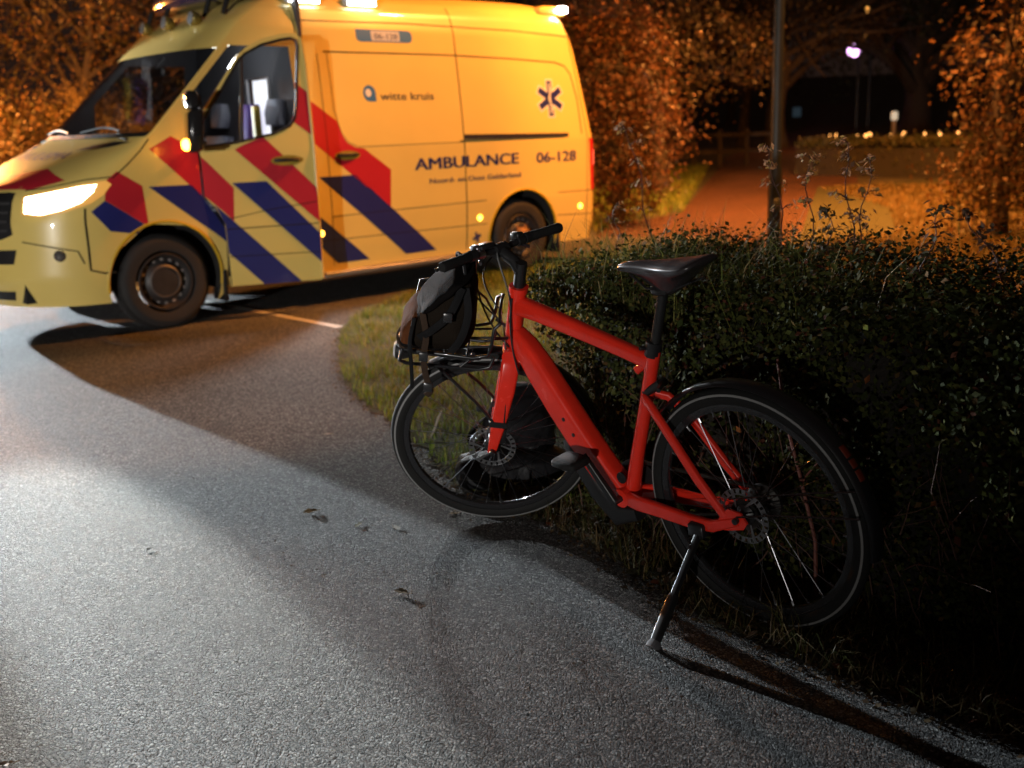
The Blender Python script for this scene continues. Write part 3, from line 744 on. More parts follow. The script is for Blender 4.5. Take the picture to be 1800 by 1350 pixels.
# warm cab lamp reflections come from a lit dome lamp
g = MB(); box(g, (.93, .72, 2.10), (.06, .10, .01)); g.build('cab_lamp', emis('cab_lamp_glow', (1, .93, .8), 5), VAN)
l = lamp('cab_light', 'POINT', (0, 0, 0), 9, (.9, .95, 1.0), size=.05); l.parent = VAN; l.location = (.93, .72, 2.05)
g = MB(); loft(g, [rrect(V3(1.22+.05*k, .86, 1.30+.34*k), V3(0, 1, 0), V3(1, 0, 0), .09-.02*k, .05, .7) for k in (0, .3, .7, 1)]); g.build('medic_jacket', P('jacket_purple', (.10, .05, .30), .8, var=.3, vscale=20), VAN)
g = MB(); loft(g, [rrect(V3(1.20, .66, z), V3(0, 1, 0), V3(1, 0, 0), .035, .03, .6) for z in (1.28, 1.5, 1.62)]); g.build('yellow_holder', P('holder_yellow', (.8, .55, .05), .5), VAN)

# ---- open driver's door (mesh in closed position, swung round its hinge)
HSV = .32; DA = R(18)
DOOR = empty('front_door', (HSV, 0, 0)); DOOR.parent = VAN; DOOR.rotation_euler = (0, 0, -DA)
def ds(off=0.):
    return lambda s, z: tuple(V3(*((s, -(float(prof(z)[2])-1+off), z)))-V3(HSV, 0, 0))
outl = [(.345, 1.26), (.348, .95), (.42, .86), (.475, .75), (.49, .26), (1.19, .25), (1.20, 1.2), (1.20, 1.9), (1.185, 2.09), (1.15, 2.125), (1.05, 2.125), (.90, 2.09), (.76, 2.02), (.69, 1.96), (.345, 1.50)]
win = [(.375, 1.315), (.60, 1.335), (.90, 1.39), (1.03, 1.445), (1.075, 1.50), (1.098, 1.60), (1.155, 2.03), (1.15, 2.072), (1.11, 2.088), (1.04, 2.08), (.88, 2.04), (.75, 1.975), (.70, 1.93), (.385, 1.49)]
d = MB(); patch(d, outl, ds(0), .05, 0, [win], sx=2.)
n_in = len(d.f)
patch(d, outl, ds(-.06), .08, 4, [win], sx=2.)
def rim(mb, pl, o1, o2, mat):
    a = [ds(o1)(*p) for p in pl]; b = [ds(o2)(*p) for p in pl]; n = len(pl)
    mb.add(a+b, [(i, (i+1) % n, n+(i+1) % n, n+i) for i in range(n)], mat, False)
rim(d, outl, 0, -.06, 0); rim(d, win, 0, -.06, 4)
for pl, m in (([(1.10, 1.77), (1.20, 1.685), (1.20, 1.365), (1.05, 1.485), (1.095, 1.575), (1.105, 1.66)], 1), ([(.60, 1.285), (.66, 1.315), (.82, 1.372), (1.20, .97), (1.20, .71)], 1),
              ([(.556, 1.042), (.815, 1.042), (1.20, .62), (1.198, .39)], 2), ([(.346, 1.245), (.40, 1.19), (.565, 1.004), (.545, .757), (.47, .84), (.346, .955)], 1),
              ([(.40, .90), (.545, .755), (1.03, .253), (.737, .255), (.485, .52), (.478, .74), (.425, .86)], 2)): decal(d, pl, m, ds(O1), .06)
sd = lambda o: ds(o)
seam(d, [(.50, .775), (.80, .825), (1.19, .868)], 5, .006, ds(.003)); seam(d, [(.485, .70), (1.19, .70)], 5, .008, ds(.003)); seam(d, [(.49, .49), (1.19, .475)], 5, .006, ds(.003))
d.build('door_panel', [YEL, RED, BLU, WHT, INT, SEAMM], DOOR, recalc=False)
g = MB(); patch(g, win, ds(-.012), .08, 0, sx=2.); g.build('door_window', DGL, DOOR, recalc=False)
g = MB()
wl = win+[win[0]]
tube(g, [ds(.003)(*p) for p in wl], .011, 6, caps=False); tube(g, [ds(-.005)(.66, 1.335), ds(-.005)(.72, 1.95)], .016, 6); g.build('window_seal', BLK, DOOR)
handle(DOOR, .985, 1.19, sd)
g = MB(); q = V3(*ds(0)(1.195, 1.25))
for z in (.5, 1.0, 1.5): pass
g = MB(); tube(g, [ds(.002)(1.2, .26), ds(.002)(1.2, 1.2), ds(.002)(1.2, 1.9), ds(.002)(1.185, 2.09)], .012, 6); g.build('door_edge', P('edge_strip', (.62, .45, .10), .3, coat=.6), DOOR)
# mirror on the door
m = MB(); mc = V3(-.05, -.245, 1.47)
loft(m, [rrect(mc+V3(.0+.01*k, 0, z), V3(1, 0, 0), V3(0, 1, 0), hx, hy, .7, 5) for k, (z, hx, hy) in enumerate(((-.19, .03, .07), (-.17, .05, .10), (-.05, .058, .115), (.08, .055, .112), (.10, .045, .10)))])
loft(m, [rrect(mc+V3(.02, -.0, z), V3(1, 0, 0), V3(0, 1, 0), hx, hy, .7, 5) for z, hx, hy in ((.105, .03, .08), (.12, .05, .10), (.20, .052, .10), (.235, .03, .07))])
tube(m, [mc+V3(.04, .08, -.10), mc+V3(.10, .20, -.12)], .03, 8)
mo = m.build('mirror', P('mirror_shell', (.015, .015, .016), .22, coat=.6), DOOR)
g = MB(); box(g, mc+V3(.066, 0, -.03), (.004, .095, .11)); box(g, mc+V3(.074, 0, .165), (.004, .08, .04)); g.build('mirror_glass', P('mirror_silver', (.7, .7, .7), .03, metal=1), mo)
g = MB(); c = mc+V3(-.058, -.05, -.135); lathe(g, [(.042, -.008), (.038, .008), (0, .016)], c, (-1, -.5, 0), 14); g.build('indicator', AMB, mo)

# ------------------------------------------------------------------ bicycle (local x forward, y left, z up in the wheel plane)
bF = Vector((-.6639, .7478, 0)).normalized(); lean = .15052753
yawb = 2.296937885
bF = Vector((math.cos(yawb), math.sin(yawb), 0)); n0_ = Vector((-math.sin(yawb), math.cos(yawb), 0))
bU = Vector((0, 0, 1))*math.cos(lean)+n0_*math.sin(lean); bN = n0_*math.cos(lean)-Vector((0, 0, 1))*math.sin(lean)
BM = Matrix(((bF.x, bN.x, bU.x, .67936), (bF.y, bN.y, bU.y, 2.69818), (bF.z, bN.z, bU.z, 0.002), (0, 0, 0, 1)))
BIKE = empty('bicycle', mat=BM); tag(BIKE, 'red city bicycle propped on its kickstand beside the hedge, front wheel turned', 'bicycle')
REDF = P('red_frame_paint', (.84, .030, .014), .26, coat=.9, var=.22, vscale=14.)
BK = P('bike_black', (.014, .014, .015), .38, var=.2, vscale=30, coat=.15)
BKG = P('bike_gloss_black', (.014, .014, .016), .32, coat=.4)
SAD = P('saddle_vinyl', (.030, .026, .028), .27, spec=.7, coat=.25, var=.04, vscale=60, bump=.05, bscale=300)
RUB = P('bike_rubber', (.012, .012, .012), .75, spec=.25, var=.2, bump=.15, bscale=150)
REFL = P('reflective_stripe', (.22, .22, .22), .45)
ALU = P('alloy', (.42, .42, .44), .28, metal=1., var=.2, vscale=40)
SPK = P('spoke_steel', (.26, .26, .28), .3, metal=1.)
RIMM = P('rim_black', (.02, .02, .022), .25, coat=.5)
CABLE = P('cable_black', (.012, .012, .012), .35, coat=.3)
ha = 1.2191502931; off = .03007; st = .77845053; Ls = 1.05707; RW = .35
pe0 = V3(math.sin(ha), 0, math.cos(ha)); axv = V3(-math.cos(ha), 0, math.sin(ha))
A_ = V3(Ls, 0, RW)-pe0*off
pe2 = pe0*math.cos(st)+y_*math.sin(st); n2 = y_*math.cos(st)-pe0*math.sin(st)
def FA(pe, w, a): return A_+pe*pe2+w*n2+a*axv        # steered assembly -> bike local
def FU(pe, w, a): return A_+pe*pe0+w*y_+a*axv        # straight (head tube, bar)

# frame
g = MB()
tube(g, [FU(0, 0, .375), FU(0, 0, .60)], .0275, 16)
tube(g, [FU(0, 0, .372), FU(0, 0, .39)], .031, 16); tube(g, [FU(0, 0, .585), FU(0, 0, .603)], .031, 16)
rtube(g, [(.835, 0, .842), (.74, 0, .826), (.55, 0, .785), (.40, 0, .752), (.315, 0, .731)], [.024, .024, .021, .019, .018], [.032, .029, .026, .024, .024], y_, .8)
rtube(g, [(.875, 0, .745), (.83, 0, .705), (.78, 0, .64), (.70, 0, .53), (.625, 0, .435), (.545, 0, .345), (.475, 0, .275)], [.026, .033, .036, .037, .037, .036, .034], [.032, .040, .047, .050, .050, .048, .045], y_, .6)
tube(g, [(.293, 0, .768), (.345, 0, .60), (.40, 0, .43), (.435, 0, .31)], [.020, .020, .021, .024], 14)
tube(g, [(.452, -.045, .285), (.452, .045, .285)], .030, 16)
rtube(g, [(.30, 0, .745), (.36, 0, .70)], .016, .012, y_)
for s in (1, -1):
    rtube(g, [(.435, s*.030, .283), (.38, s*.045, .288), (.30, s*.050, .292), (.16, s*.062, .296), (.09, s*.066, .305), (.0, s*.068, .345)], [.011, .012, .012, .011, .010, .008], [.022, .023, .022, .020, .018, .012], y_, .7)
    rtube(g, [(.335, s*.018, .625), (.295, s*.040, .615), (.24, s*.054, .568), (.13, s*.062, .435), (.045, s*.066, .348)], [.009, .010, .010, .010, .009], [.013, .013, .013, .014, .012], y_, .8)
    pl = [(.055, .352), (.03, .375), (-.012, .37), (-.03, .345), (-.018, .325), (.03, .31), (.08, .30)]
    g.add([(x, s*.064, z) for x, z in pl]+[(x, s*.071, z) for x, z in pl], [tuple(range(7))[::-1], tuple(range(7, 14))]+[(i, (i+1) % 7, 7+(i+1) % 7, 7+i) for i in range(7)], 0, False)
fro = g.build('frame', REDF, BIKE)
for p, q in (((.663, .037, .50), .005), ((.628, .037, .455), .005), ((.445, .036, .352), .014)):
    g = MB(); lathe(g, [(q*1.3, -.002), (q*1.3, .002), (q*.6, .003), (0, .001)], p, y_, 12); g.build('frame_bolt', BK, fro)
g = MB(); rtube(g, [(.690, 0, .418), (.66, 0, .385), (.57, 0, .272), (.49, 0, .205), (.42, 0, .225)], [.022, .032, .036, .036, .022], [.012, .028, .036, .038, .02], y_, .5); g.build('motor_cover', BK, BIKE)
# crank set
cr = empty('crankset', (.452, 0, .285)); cr.parent = BIKE
g = MB(); tube(g, [(0, -.075, 0), (0, .075, 0)], .011, 10)
for s, (dx, dz) in ((1, (.098, .138)), (-1, (-.098, -.138))): rtube(g, [(0, s*.07, 0), (dx, s*.082, dz)], [.011, .008], [.014, .011], y_, .6)
g.build('crank_arm', BK, cr)
g = MB(); lathe(g, [(.085, -.048), (.092, -.046), (.092, -.042), (.085, -.040), (.06, -.042), (.02, -.044)], (0, 0, 0), y_, 40); g.build('chainring', BK, cr)
for s, (dx, dz) in ((1, (.098, .138)), (-1, (-.098, -.138))):
    g = MB(); box(g, (dx, s*.135, dz), (.048, .042, .012), bev=.005); g.build('pedal', RUB, cr)
    g = MB(); box(g, (dx+.049, s*.135, dz), (.002, .03, .006)); g.build('reflector', P('pedal_reflector', (.03, .10, .14), .2, coat=1), cr)
g = MB(); lo = [(.46, .285-.09), (.03, .35-.045)]; hi = [(.46, .285+.09), (0.0, .35+.045)]
for a in (lo, hi): rtube(g, [(a[0][0], -.044, a[0][1]), (a[1][0], -.044, a[1][1])], .004, .006, y_)
g.build('chain', P('chain_steel', (.10, .09, .08), .4, metal=.8), BIKE)

def bike_wheel(name, C_, fwd, ax, upv, disc_side=1):
    """C_ centre, ax axle (left)"""
    w = empty(name, tuple(C_)); w.parent = BIKE; O_ = V3(0, 0, 0); ax = unit(ax)
    rad = lambda th: fwd*math.cos(th)+upv*math.sin(th)
    g = MB(); lathe(g, [(.307, -.014), (.315, -.018), (.330, -.0195), (.342, -.014), (.349, -.006), (.351, 0), (.349, .006), (.342, .014), (.330, .0195), (.315, .018), (.307, .014)], O_, ax, 96)
    to = g.build('tyre', RUB, w)
    g = MB(); lathe(g, [(.3320, .0205), (.3350, .0203), (.3380, .0190)], O_, ax, 96); lathe(g, [(.3320, -.0205), (.3350, -.0203), (.3380, -.0190)], O_, ax, 96); g.build('reflective_stripe', REFL, to)
    g = MB(); lathe(g, [(.309, -.0125), (.311, -.011), (.300, -.0125), (.288, -.010), (.284, 0), (.288, .010), (.300, .0125), (.311, .011), (.309, .0125)], O_, ax, 96); g.build('rim', RIMM, w)
    g = MB(); hubw = .034
    for k in range(32):
        s = 1 if k % 2 else -1; th = 2*math.pi*k/32; d = .55*(1 if (k//2) % 2 else -1)
        a = rad(th+d)*.026+ax*s*hubw*.85; b = rad(th)*.286+ax*s*.003
        tube(g, [a, b], .0012, 4, caps=False)
    spk_n = len(g.f)
    for k in range(32): tube(g, [rad(2*math.pi*k/32)*.272, rad(2*math.pi*k/32)*.286], .0022, 5, 1)
    g.build('spokes', [SPK, ALU], w)
    g = MB(); tube(g, [rad(-1.75)*.245, rad(-1.75)*.286], .003, 6); g.build('valve', ALU, w)
    g = MB(); lathe(g, [(.008, -.052), (.012, -.045), (.030, -.036), (.030, -.030), (.018, -.024), (.018, .024), (.030, .030), (.030, .036), (.012, .045), (.008, .052)], O_, ax, 24); lathe(g, [(.007, -.085), (.007, .085)], O_, ax, 10); lathe(g, [(.0, .087), (.009, .085), (.009, .076)], O_, ax, 10)
    g.build('hub', BK, w)
    g = MB(); s = disc_side; no = 24
    for q in range(no):     # slotted brake disc
        t0, t1 = 2*math.pi*q/no, 2*math.pi*(q+.62)/no
        for (ri, ro, tw) in ((.066, .080, .0), (.03, .066, .35)):
            k = 5; vs = []
            if ri < .05 and q % 4: continue
            for i in range(k):
                th = t0+(t1-t0)*i/(k-1)
                vs += [rad(th)*ro+ax*s*.044, rad(th-tw)*ri+ax*s*.044]
            g.add(vs, [(2*i, 2*i+1, 2*i+3, 2*i+2) for i in range(k-1)], 0, False)
    lathe(g, [(.0665, s*.0435), (.0665, s*.0450), (.0625, s*.0450), (.0625, s*.0435)], O_, ax, 48, close=True); lathe(g, [(.0805, s*.0435), (.0805, s*.0450), (.0785, s*.0450), (.0785, s*.0435)], O_, ax, 48, close=True)
    g.build('brake_disc', P('disc_steel', (.30, .30, .31), .35, metal=.9), w)
    return w
rw = bike_wheel('rear_wheel', V3(0, 0, RW), V3(1, 0, 0), y_, V3(0, 0, 1))
g = MB(); lathe(g, [(.035, -.062), (.055, -.060), (.055, -.050), (.030, -.040), (.030, .03), (.045, .036)], (0, 0, 0), y_, 32); g.build('cassette', P('sprocket', (.09, .085, .08), .4, metal=.8), rw)
fwl = bike_wheel('front_wheel', FA(off, 0, 0), pe2, n2, axv)

# fork
g = MB()
for s in (1, -1):
    pts = [FA(.0, s*.018, .372), FA(.0, s*.050, .345), FA(.004, s*.058, .25), FA(.018, s*.058, .10), FA(.030, s*.056, -.012)]
    k = len(pts); rings_ = []
    for p, h1, h2 in zip(pts, (.026, .030, .029, .024, .015), (.018, .014, .013, .011, .008)): rings_.append(rrect(p, pe2, n2, h1, h2, .8))
    loft(g, rings_)
rings_ = [rrect(FA(0, w, .372), pe2, axv, .030, .022, .8) for w in (-.055, -.03, .03, .055)]; loft(g, rings_)
fk = g.build('fork', REDF, BIKE)
for s in (1, -1):
    g = MB(); loft(g, [rrect(FA(.020, s*w, .112), pe2, axv, .029, .011, .5) for w in (.046, .072)]); g.build('stay_clamp', BK, fk)
g = MB(); box(g, FA(.005, .045, .055), (.016, .012, .032), ax=[pe2, n2, axv], bev=.004); g.build('brake_caliper', BK, BIKE)
# front mudguard, stays
def arc(mb, Cc, f_, u_, ax, r, a0, a1, hw, mat=0, n=40, th=.010):
    rings_ = []
    for i in range(n+1):
        a = a0+(a1-a0)*i/n; d = f_*math.cos(a)+u_*math.sin(a); c = Cc+d*r
        k = [(-1, -.9), (-.8, -.2), (-.4, .1), (0, .2), (.4, .1), (.8, -.2), (1, -.9)]
        up_ = [c+ax*hw*x+d*th*y for x, y in k]; lo = [c+ax*hw*x*.93+d*(th*y-.002) for x, y in k][::-1]
        rings_.append(up_+lo)
    loft(mb, rings_, mat)
fc = FA(off, 0, 0)
g = MB(); arc(g, fc, pe2, axv, n2, .368, R(50), R(162), .027); fm = g.build('mudguard', BKG, BIKE)
g = MB()
for s in (1, -1):
    tube(g, [FA(.025, s*.068, .108), FA(.10, s*.060, .19), FA(.235, s*.045, .305)], .0055, 8)
g.build('mudguard_stay', BK, fm)
g = MB(); arc(g, V3(0, 0, RW), V3(1, 0, 0), V3(0, 0, 1), y_, .372, R(38), R(186), .029, n=56); rm = g.build('mudguard', BKG, BIKE)
g = MB()
for s in (1, -1):
    tube(g, [(0, s*.074, .36), (-.12, s*.068, .395), (-.34, s*.035, .43)], .003, 6)
tube(g, [(0.03, .06, .40), (-.20, .045, .47), (-.33, .03, .50)], .0025, 6)
g.build('mudguard_stay', P('stay_steel', (.32, .32, .36), .25, metal=1), rm)
g = MB()
for a0, a1 in ((138, 143), (144, 147.5), (148.5, 153)):
    arc(g, V3(0, 0, RW), V3(1, 0, 0), V3(0, 0, 1), y_, .3765, R(a0), R(a1), .013, n=5, th=.006)
g.build('rear_light', P('rear_light_red', (.14, .016, .006), .3, coat=.6), rm)
g = MB(); rtube(g, [(.335, 0, .635), (.275, 0, .675)], .02, .012, y_); tube(g, [(.28, .0, .66), (.26, .02, .68), (.25, .05, .672)], .008, 6); g.build('mudguard_bracket', BK, BIKE)

# kickstand
g = MB(); kt = V3(.135, .062, .285); wf = Vector((.352, 2.556, .004)); lf = V3(*(BM.inverted() @ wf))
box(g, kt+V3(0, .012, 0), (.026, .016, .022), bev=.006)
m1 = kt+(lf-kt)*.10+V3(-.004, .006, 0); m2_ = kt+(lf-kt)*.62
rtube(g, [kt, m1, kt+(lf-kt)*.30], .010, .008, y_, .5)
ks = g.build('kickstand', BK, BIKE)
g = MB(); rtube(g, [kt+(lf-kt)*.26, m2_], .009, .0075, y_, .3); g.build('leg', BKG, ks)
g = MB(); rtube(g, [kt+(lf-kt)*.56, kt+(lf-kt)*.60, lf-(lf-kt)*.05], [.010, .014, .013], [.010, .012, .011], y_, .4); g.build('sleeve', BK, ks)
g = MB(); rtube(g, [lf-(lf-kt)*.07, lf-(lf-kt)*.03, lf], [.012, .018, .020], [.010, .014, .012], y_, .5); g.build('foot', P('foot_rubber', (.12, .12, .13), .6), ks)

# saddle and post
g = MB(); tube(g, [(.300, 0, .745), (.238, 0, .945)], .0145, 14); g.build('seat_post', BK, BIKE)
g = MB(); tube(g, [(.302, 0, .752), (.288, 0, .795)], .0235, 14); tube(g, [(.315, .012, .775), (.318, .03, .778)], .006, 8); g.build('seat_clamp', BKG, BIKE)
g = MB()
ST = [(.392, .010, 1.003, .012), (.382, .018, 1.012, .026), (.35, .024, 1.020, .034), (.30, .029, 1.024, .052), (.26, .037, 1.026, .082), (.225, .048, 1.029, .100), (.19, .060, 1.034, .092), (.165, .066, 1.036, .074), (.135, .072, 1.041, .052), (.11, .072, 1.046, .036), (.092, .062, 1.048, .024), (.086, .042, 1.046, .014)]
rg = []
for x, hw, z, dp in ST:
    hf = [(0, 0), (.45, -.001), (.8, -.004), (.97, -.011), (1.0, -.018), (.93, -.034 if dp > .034 else -.9*dp), (.60 if dp > .05 else .8, -.72*dp), (.30, -dp)]
    hf[5] = (hf[5][0], max(hf[5][1], -.8*dp)); hf[3] = (hf[3][0], max(hf[3][1], -.5*dp)); hf[4] = (hf[4][0], max(hf[4][1], -.6*dp))
    rg.append([V3(x, hw*a, z+b) for a, b in hf]+[V3(x, -hw*a, z+b) for a, b in hf[::-1][:-1]])
loft(g, rg); so = g.build('saddle', SAD, BIKE)
sdm = so.modifiers.new('s', 'SUBSURF'); sdm.levels = 2; sdm.render_levels = 2
g = MB()
for s in (1, -1): tube(g, [(.34, s*.012, .985), (.28, s*.022, .955), (.20, s*.022, .952), (.12, s*.03, .985)], .0035, 8)
box(g, (.238, 0, .950), (.026, .026, .014), bev=.005); g.build('saddle_rail', BK, BIKE)

# stem and bar (bar knocked straight while the wheel points left)
g = MB(); tube(g, [FU(0, 0, .60), FU(0, 0, .685)], .0185, 14); tube(g, [FU(0, 0, .655), FU(.03, 0, .675), FU(.095, 0, .685)], [.021, .019, .019], 14)
tube(g, [FU(.098, -.025, .685), FU(.098, .025, .685)], .023, 14); g.build('stem', BK, BIKE)
hb = V3(*FU(.098, 0, .685))
def HB(w):
    a = abs(w); return hb+V3(-.030*max(0, (a-.05)/.26)**1.3, w, .012*min(1, a/.12))
g = MB(); tube(g, [HB(w) for w in np.linspace(-.245, .245, 25)], .0112, 12); ho = g.build('handlebar', BKG, BIKE)
for s in (-1, 1):
    g = MB(); rs = []
    tube(g, [HB(s*w) for w in (.125, .13, .165, .21, .243, .25)], [.015, .0162, .0152, .0158, .0168, .014], 14)
    g.build('grip', RUB, BIKE)
    g = MB(); p0 = HB(s*.115)
    tube(g, [p0+V3(0, -s*.012, 0), p0+V3(0, s*.012, 0)], .018, 10); tube(g, [p0, p0+V3(.04, 0, -.008), p0+V3(.055, s*.03, -.014), p0+V3(.05, s*.11, -.02)], [.010, .009, .006, .0055], 8)
    tube(g, [p0+V3(.03, -s*.03, -.004), p0+V3(.04, s*.01, -.006)], .009, 8); g.build('brake_lever', BKG, BIKE)
    g = MB(); p1 = HB(s*.085); tube(g, [p1+V3(0, -.012, 0), p1+V3(0, .012, 0)], .017, 10); box(g, p1+V3(.01, 0, .016), (.018, .013, .012), bev=.004); tube(g, [p1+V3(.0, 0, -.01), p1+V3(-.02, s*.02, -.024)], .006, 6); g.build('shifter', ALU if s > 0 else BK, BIKE)
g = MB(); box(g, hb+V3(.0, .06, .028), (.022, .03, .008), bev=.004); g.build('display', BKG, BIKE)
g = MB()
def cable(a, b, c, d, r=.0028, n=16):
    a, b, c, d = [V3(*q) for q in (a, b, c, d)]
    tube(g, [(1-t)**3*a+3*(1-t)**2*t*b+3*(1-t)*t*t*c+t**3*d for t in np.linspace(0, 1, n)], r, 6)
cable(HB(.155)+V3(.03, -.02, 0), hb+V3(.16, .10, -.02), FU(.13, .05, .50), FU(.02, .032, .47))
cable(HB(.12)+V3(0, -.02, -.01), hb+V3(.10, .05, -.10), FU(.10, .05, .45), FU(-.02, .034, .40))
cable(HB(-.155)+V3(.03, .02, 0), hb+V3(.20, -.05, -.06), FU(.18, .02, .55), FU(.03, .030, .50))
cable(FU(-.005, .031, .57), FU(-.01, .036, .50), FU(-.02, .040, .42), (.845, .034, .62), .003)
cable(FU(.02, .03, .46), FA(.02, .05, .40), FA(.0, .07, .30), FA(.0, .070, .10), .0026)
cable(hb+V3(-.02, .03, 0), hb+V3(-.03, .04, -.05), FU(-.0, .035, .60), FU(-.004, .032, .54), .003)
g.build('cable', CABLE, BIKE)

# front carrier with its lamp
g = MB(); r_ = .0058
def fl_(pts, r=r_): tube(g, [FA(*p) for p in pts], r, 8)
fl_([(.045, .09, .515), (.062, .10, .500), (.066, .10, .44), (.075, .10, .40), (.12, .10, .385), (.335, .10, .392), (.355, .08, .392), (.36, 0, .392), (.355, -.08, .392), (.335, -.10, .392), (.12, -.10, .385), (.075, -.10, .40), (.066, -.10, .44), (.062, -.10, .50), (.045, -.09, .515)])
fl_([(.045, .09, .515), (.05, .04, .525), (.05, -.04, .525), (.045, -.09, .515)])
for w in (-.055, .0, .055): fl_([(.07, w, .405), (.20, w, .388), (.355, w, .392)], .004)
for x in (.14, .21, .28): fl_([(x, .10, .387), (x, 0, .386), (x, -.10, .387)], .004)
fl_([(.34, .10, .392), (.35, .10, .35), (.33, .09, .335), (.10, .085, .335), (.065, .082, .345), (.055, .075, .38)])
fl_([(.34, -.10, .392), (.35, -.10, .35), (.33, -.09, .335), (.10, -.085, .335), (.065, -.082, .345), (.055, -.075, .38)])
fl_([(.35, .10, .35), (.355, 0, .345), (.35, -.10, .35)])
fl_([(.06, .06, .44), (.02, .035, .43)]); fl_([(.06, -.06, .44), (.02, -.035, .43)])
fl_([(.33, -.09, .392), (.325, -.10, .47), (.315, -.10, .535), (.25, -.10, .545), (.16, -.10, .54), (.10, -.10, .49), (.07, -.10, .44)], .004)
fl_([(.16, .085, .336), (.135, .08, .36), (.12, .075, .39)], .005)
box(g, FA(.22, 0, .338), (.12, .03, .006), ax=[pe2, n2, axv])
g.build('carrier', BKG, BIKE)
g = MB(); c = FA(.352, 0, .325); lathe(g, [(0, -.03), (.022, -.026), (.030, -.005), (.031, .02), (.026, .024)], c, pe2, 24); box(g, c+axv*.032, (.012, .008, .012), ax=[pe2, n2, axv]); lo_ = g.build('front_light', BK, BIKE)
g = MB(); lathe(g, [(.0305, .019), (.024, .028), (0, .031)], c, pe2, 24); g.build('lens', P('lamp_lens', (.6, .6, .62), .1, coat=1), lo_)

# ------------------------------------------------------------------ bags
def to_world(p): return V3(*(BM @ Vector(tuple(p))))
BAGM = P('bag_canvas', spec=.03, col=(.016, .012, .009), rough=.85, var=.45, vscale=18, bump=.5, bscale=240)
BAGO = P('bag_front_panel', spec=.03, col=(.10, .035, .014), rough=.8, var=.4, vscale=25, bump=.5, bscale=200)
BAGK = P('bag_black_nylon', spec=.35, col=(.008, .008, .010), rough=.55, var=.4, vscale=16, bump=.35, bscale=60)
STRAP = P('strap_webbing', spec=.03, col=(.05, .033, .024), rough=.8, var=.3, vscale=60, bump=.4, bscale=400)
STRAPK = P('strap_black', spec=.03, col=(.015, .015, .016), rough=.6, var=.3, bump=.3, bscale=300)
BUCK = P('buckle_plastic', (.03, .03, .032), .25, coat=.5)
def crumple(p, amp, sc, seed=0.):
    q = Vector(tuple(p))*sc+Vector((seed, seed*2, seed*3))
    a = noise.noise(q); b = noise.noise(q*2.3); c = abs(noise.noise(q*4.1))
    return amp*(a+.5*b-.45*c)
def bag(name, stations, seed, mat, parent, amp=.012, n=36, flat=None, tf=None):
    """stations: (centre, axis a, axis b, ha, hb, rr)"""
    # interpolate stations smoothly
    S = stations; K = 26; rg = []
    ts = np.linspace(0, len(S)-1, K)
    ix = np.arange(len(S))
    for t in ts:
        g_ = lambda k: V3(*[I(t, ix, [s[k][j] for s in S]) for j in range(3)])
        c, a, b = g_(0), unit(g_(1)), unit(g_(2)); h1 = I(t, ix, [s[3] for s in S]); h2 = I(t, ix, [s[4] for s in S])
        ring_ = []
        for j in range(n):
            th = 2*math.pi*j/n; e = .62
            x = math.copysign(abs(math.cos(th))**e, math.cos(th)); y = math.copysign(abs(math.sin(th))**e, math.sin(th))
            p = c+a*h1*x+b*h2*y; d = unit(a*x/h1+b*y/h2); ring_.append(p+d*crumple(p, amp, 9, seed))
        rg.append(ring_)
    m = MB(); loft(m, rg); o = m.build(name, mat, parent)
    s = o.modifiers.new('s', 'SUBSURF'); s.levels = 1; s.render_levels = 1
    return o
def strap(pts, w, mat, parent, name='strap', th=.0025, upv=None):
    m = MB(); rtube(m, pts, w, th, V3(0, .3, 1) if upv is None else upv, .5, n=3); return m.build(name, mat, parent)
def spl(pts, n=24):
    P_ = [V3(*p) for p in pts]; out = []; k = len(P_)
    for t in np.linspace(0, k-1-1e-6, n):
        i = int(t); u = t-i; p0, p1, p2, p3 = P_[max(0, i-1)], P_[i], P_[min(k-1, i+1)], P_[min(k-1, i+2)]
        out.append(.5*((2*p1)+(-p0+p2)*u+(2*p0-5*p1+4*p2-p3)*u*u+(-p0+3*p1-3*p2+p3)*u**3))
    return out
wp = unit(np.array(BM.to_3x3() @ Vector(tuple(pe2)))); wn_ = unit(np.array(BM.to_3x3() @ Vector(tuple(n2)))); wa = unit(np.array(BM.to_3x3() @ Vector(tuple(axv))))
BO = to_world(FA(.24, 0, .40))
def BP(pe, w, a): return to_world(FA(pe, w, a))-BO
BAG = empty('backpack', tuple(BO)); tag(BAG, 'slouched dark brown canvas backpack lying in the front carrier of the red bicycle', 'backpack')
bag('bag_body', [(BP(.242, 0, .398), wp, wn_, .070, .085), (BP(.242, 0, .405), wp, wn_, .098, .108), (BP(.240, 0, .44), wp, wn_, .106, .122), (BP(.215, 0, .52), wp, wn_, .090, .125), (BP(.192, .0, .575), wp, wn_, .068, .115), (BP(.180, .0, .610), wp, wn_, .048, .100), (BP(.172, .0, .632), wp, wn_, .020, .07), (BP(.170, .0, .636), wp, wn_, .006, .04)], 1.7, BAGM, BAG, .016)
bag('front_pocket', [(BP(.325, 0, .402), wp, wn_, .020, .07), (BP(.330, 0, .41), wp, wn_, .030, .10), (BP(.325, 0, .455), wp, wn_, .032, .105), (BP(.296, 0, .505), wp, wn_, .026, .09), (BP(.270, 0, .530), wp, wn_, .012, .06)], 4.1, BAGO, BAG, .010)
bag('top_flap', [(BP(.30, .01, .512), wp, wn_, .012, .09), (BP(.275, .01, .545), wp, wn_, .026, .115), (BP(.225, .01, .60), wp, wn_, .030, .118), (BP(.18, .01, .640), wp, wn_, .026, .10), (BP(.145, 0, .655), wp, wn_, .010, .05)], 6.3, P('bag_flap', spec=.03, col=(.007, .006, .006), rough=.75, var=.4, vscale=20, bump=.5, bscale=200), BAG, .012)
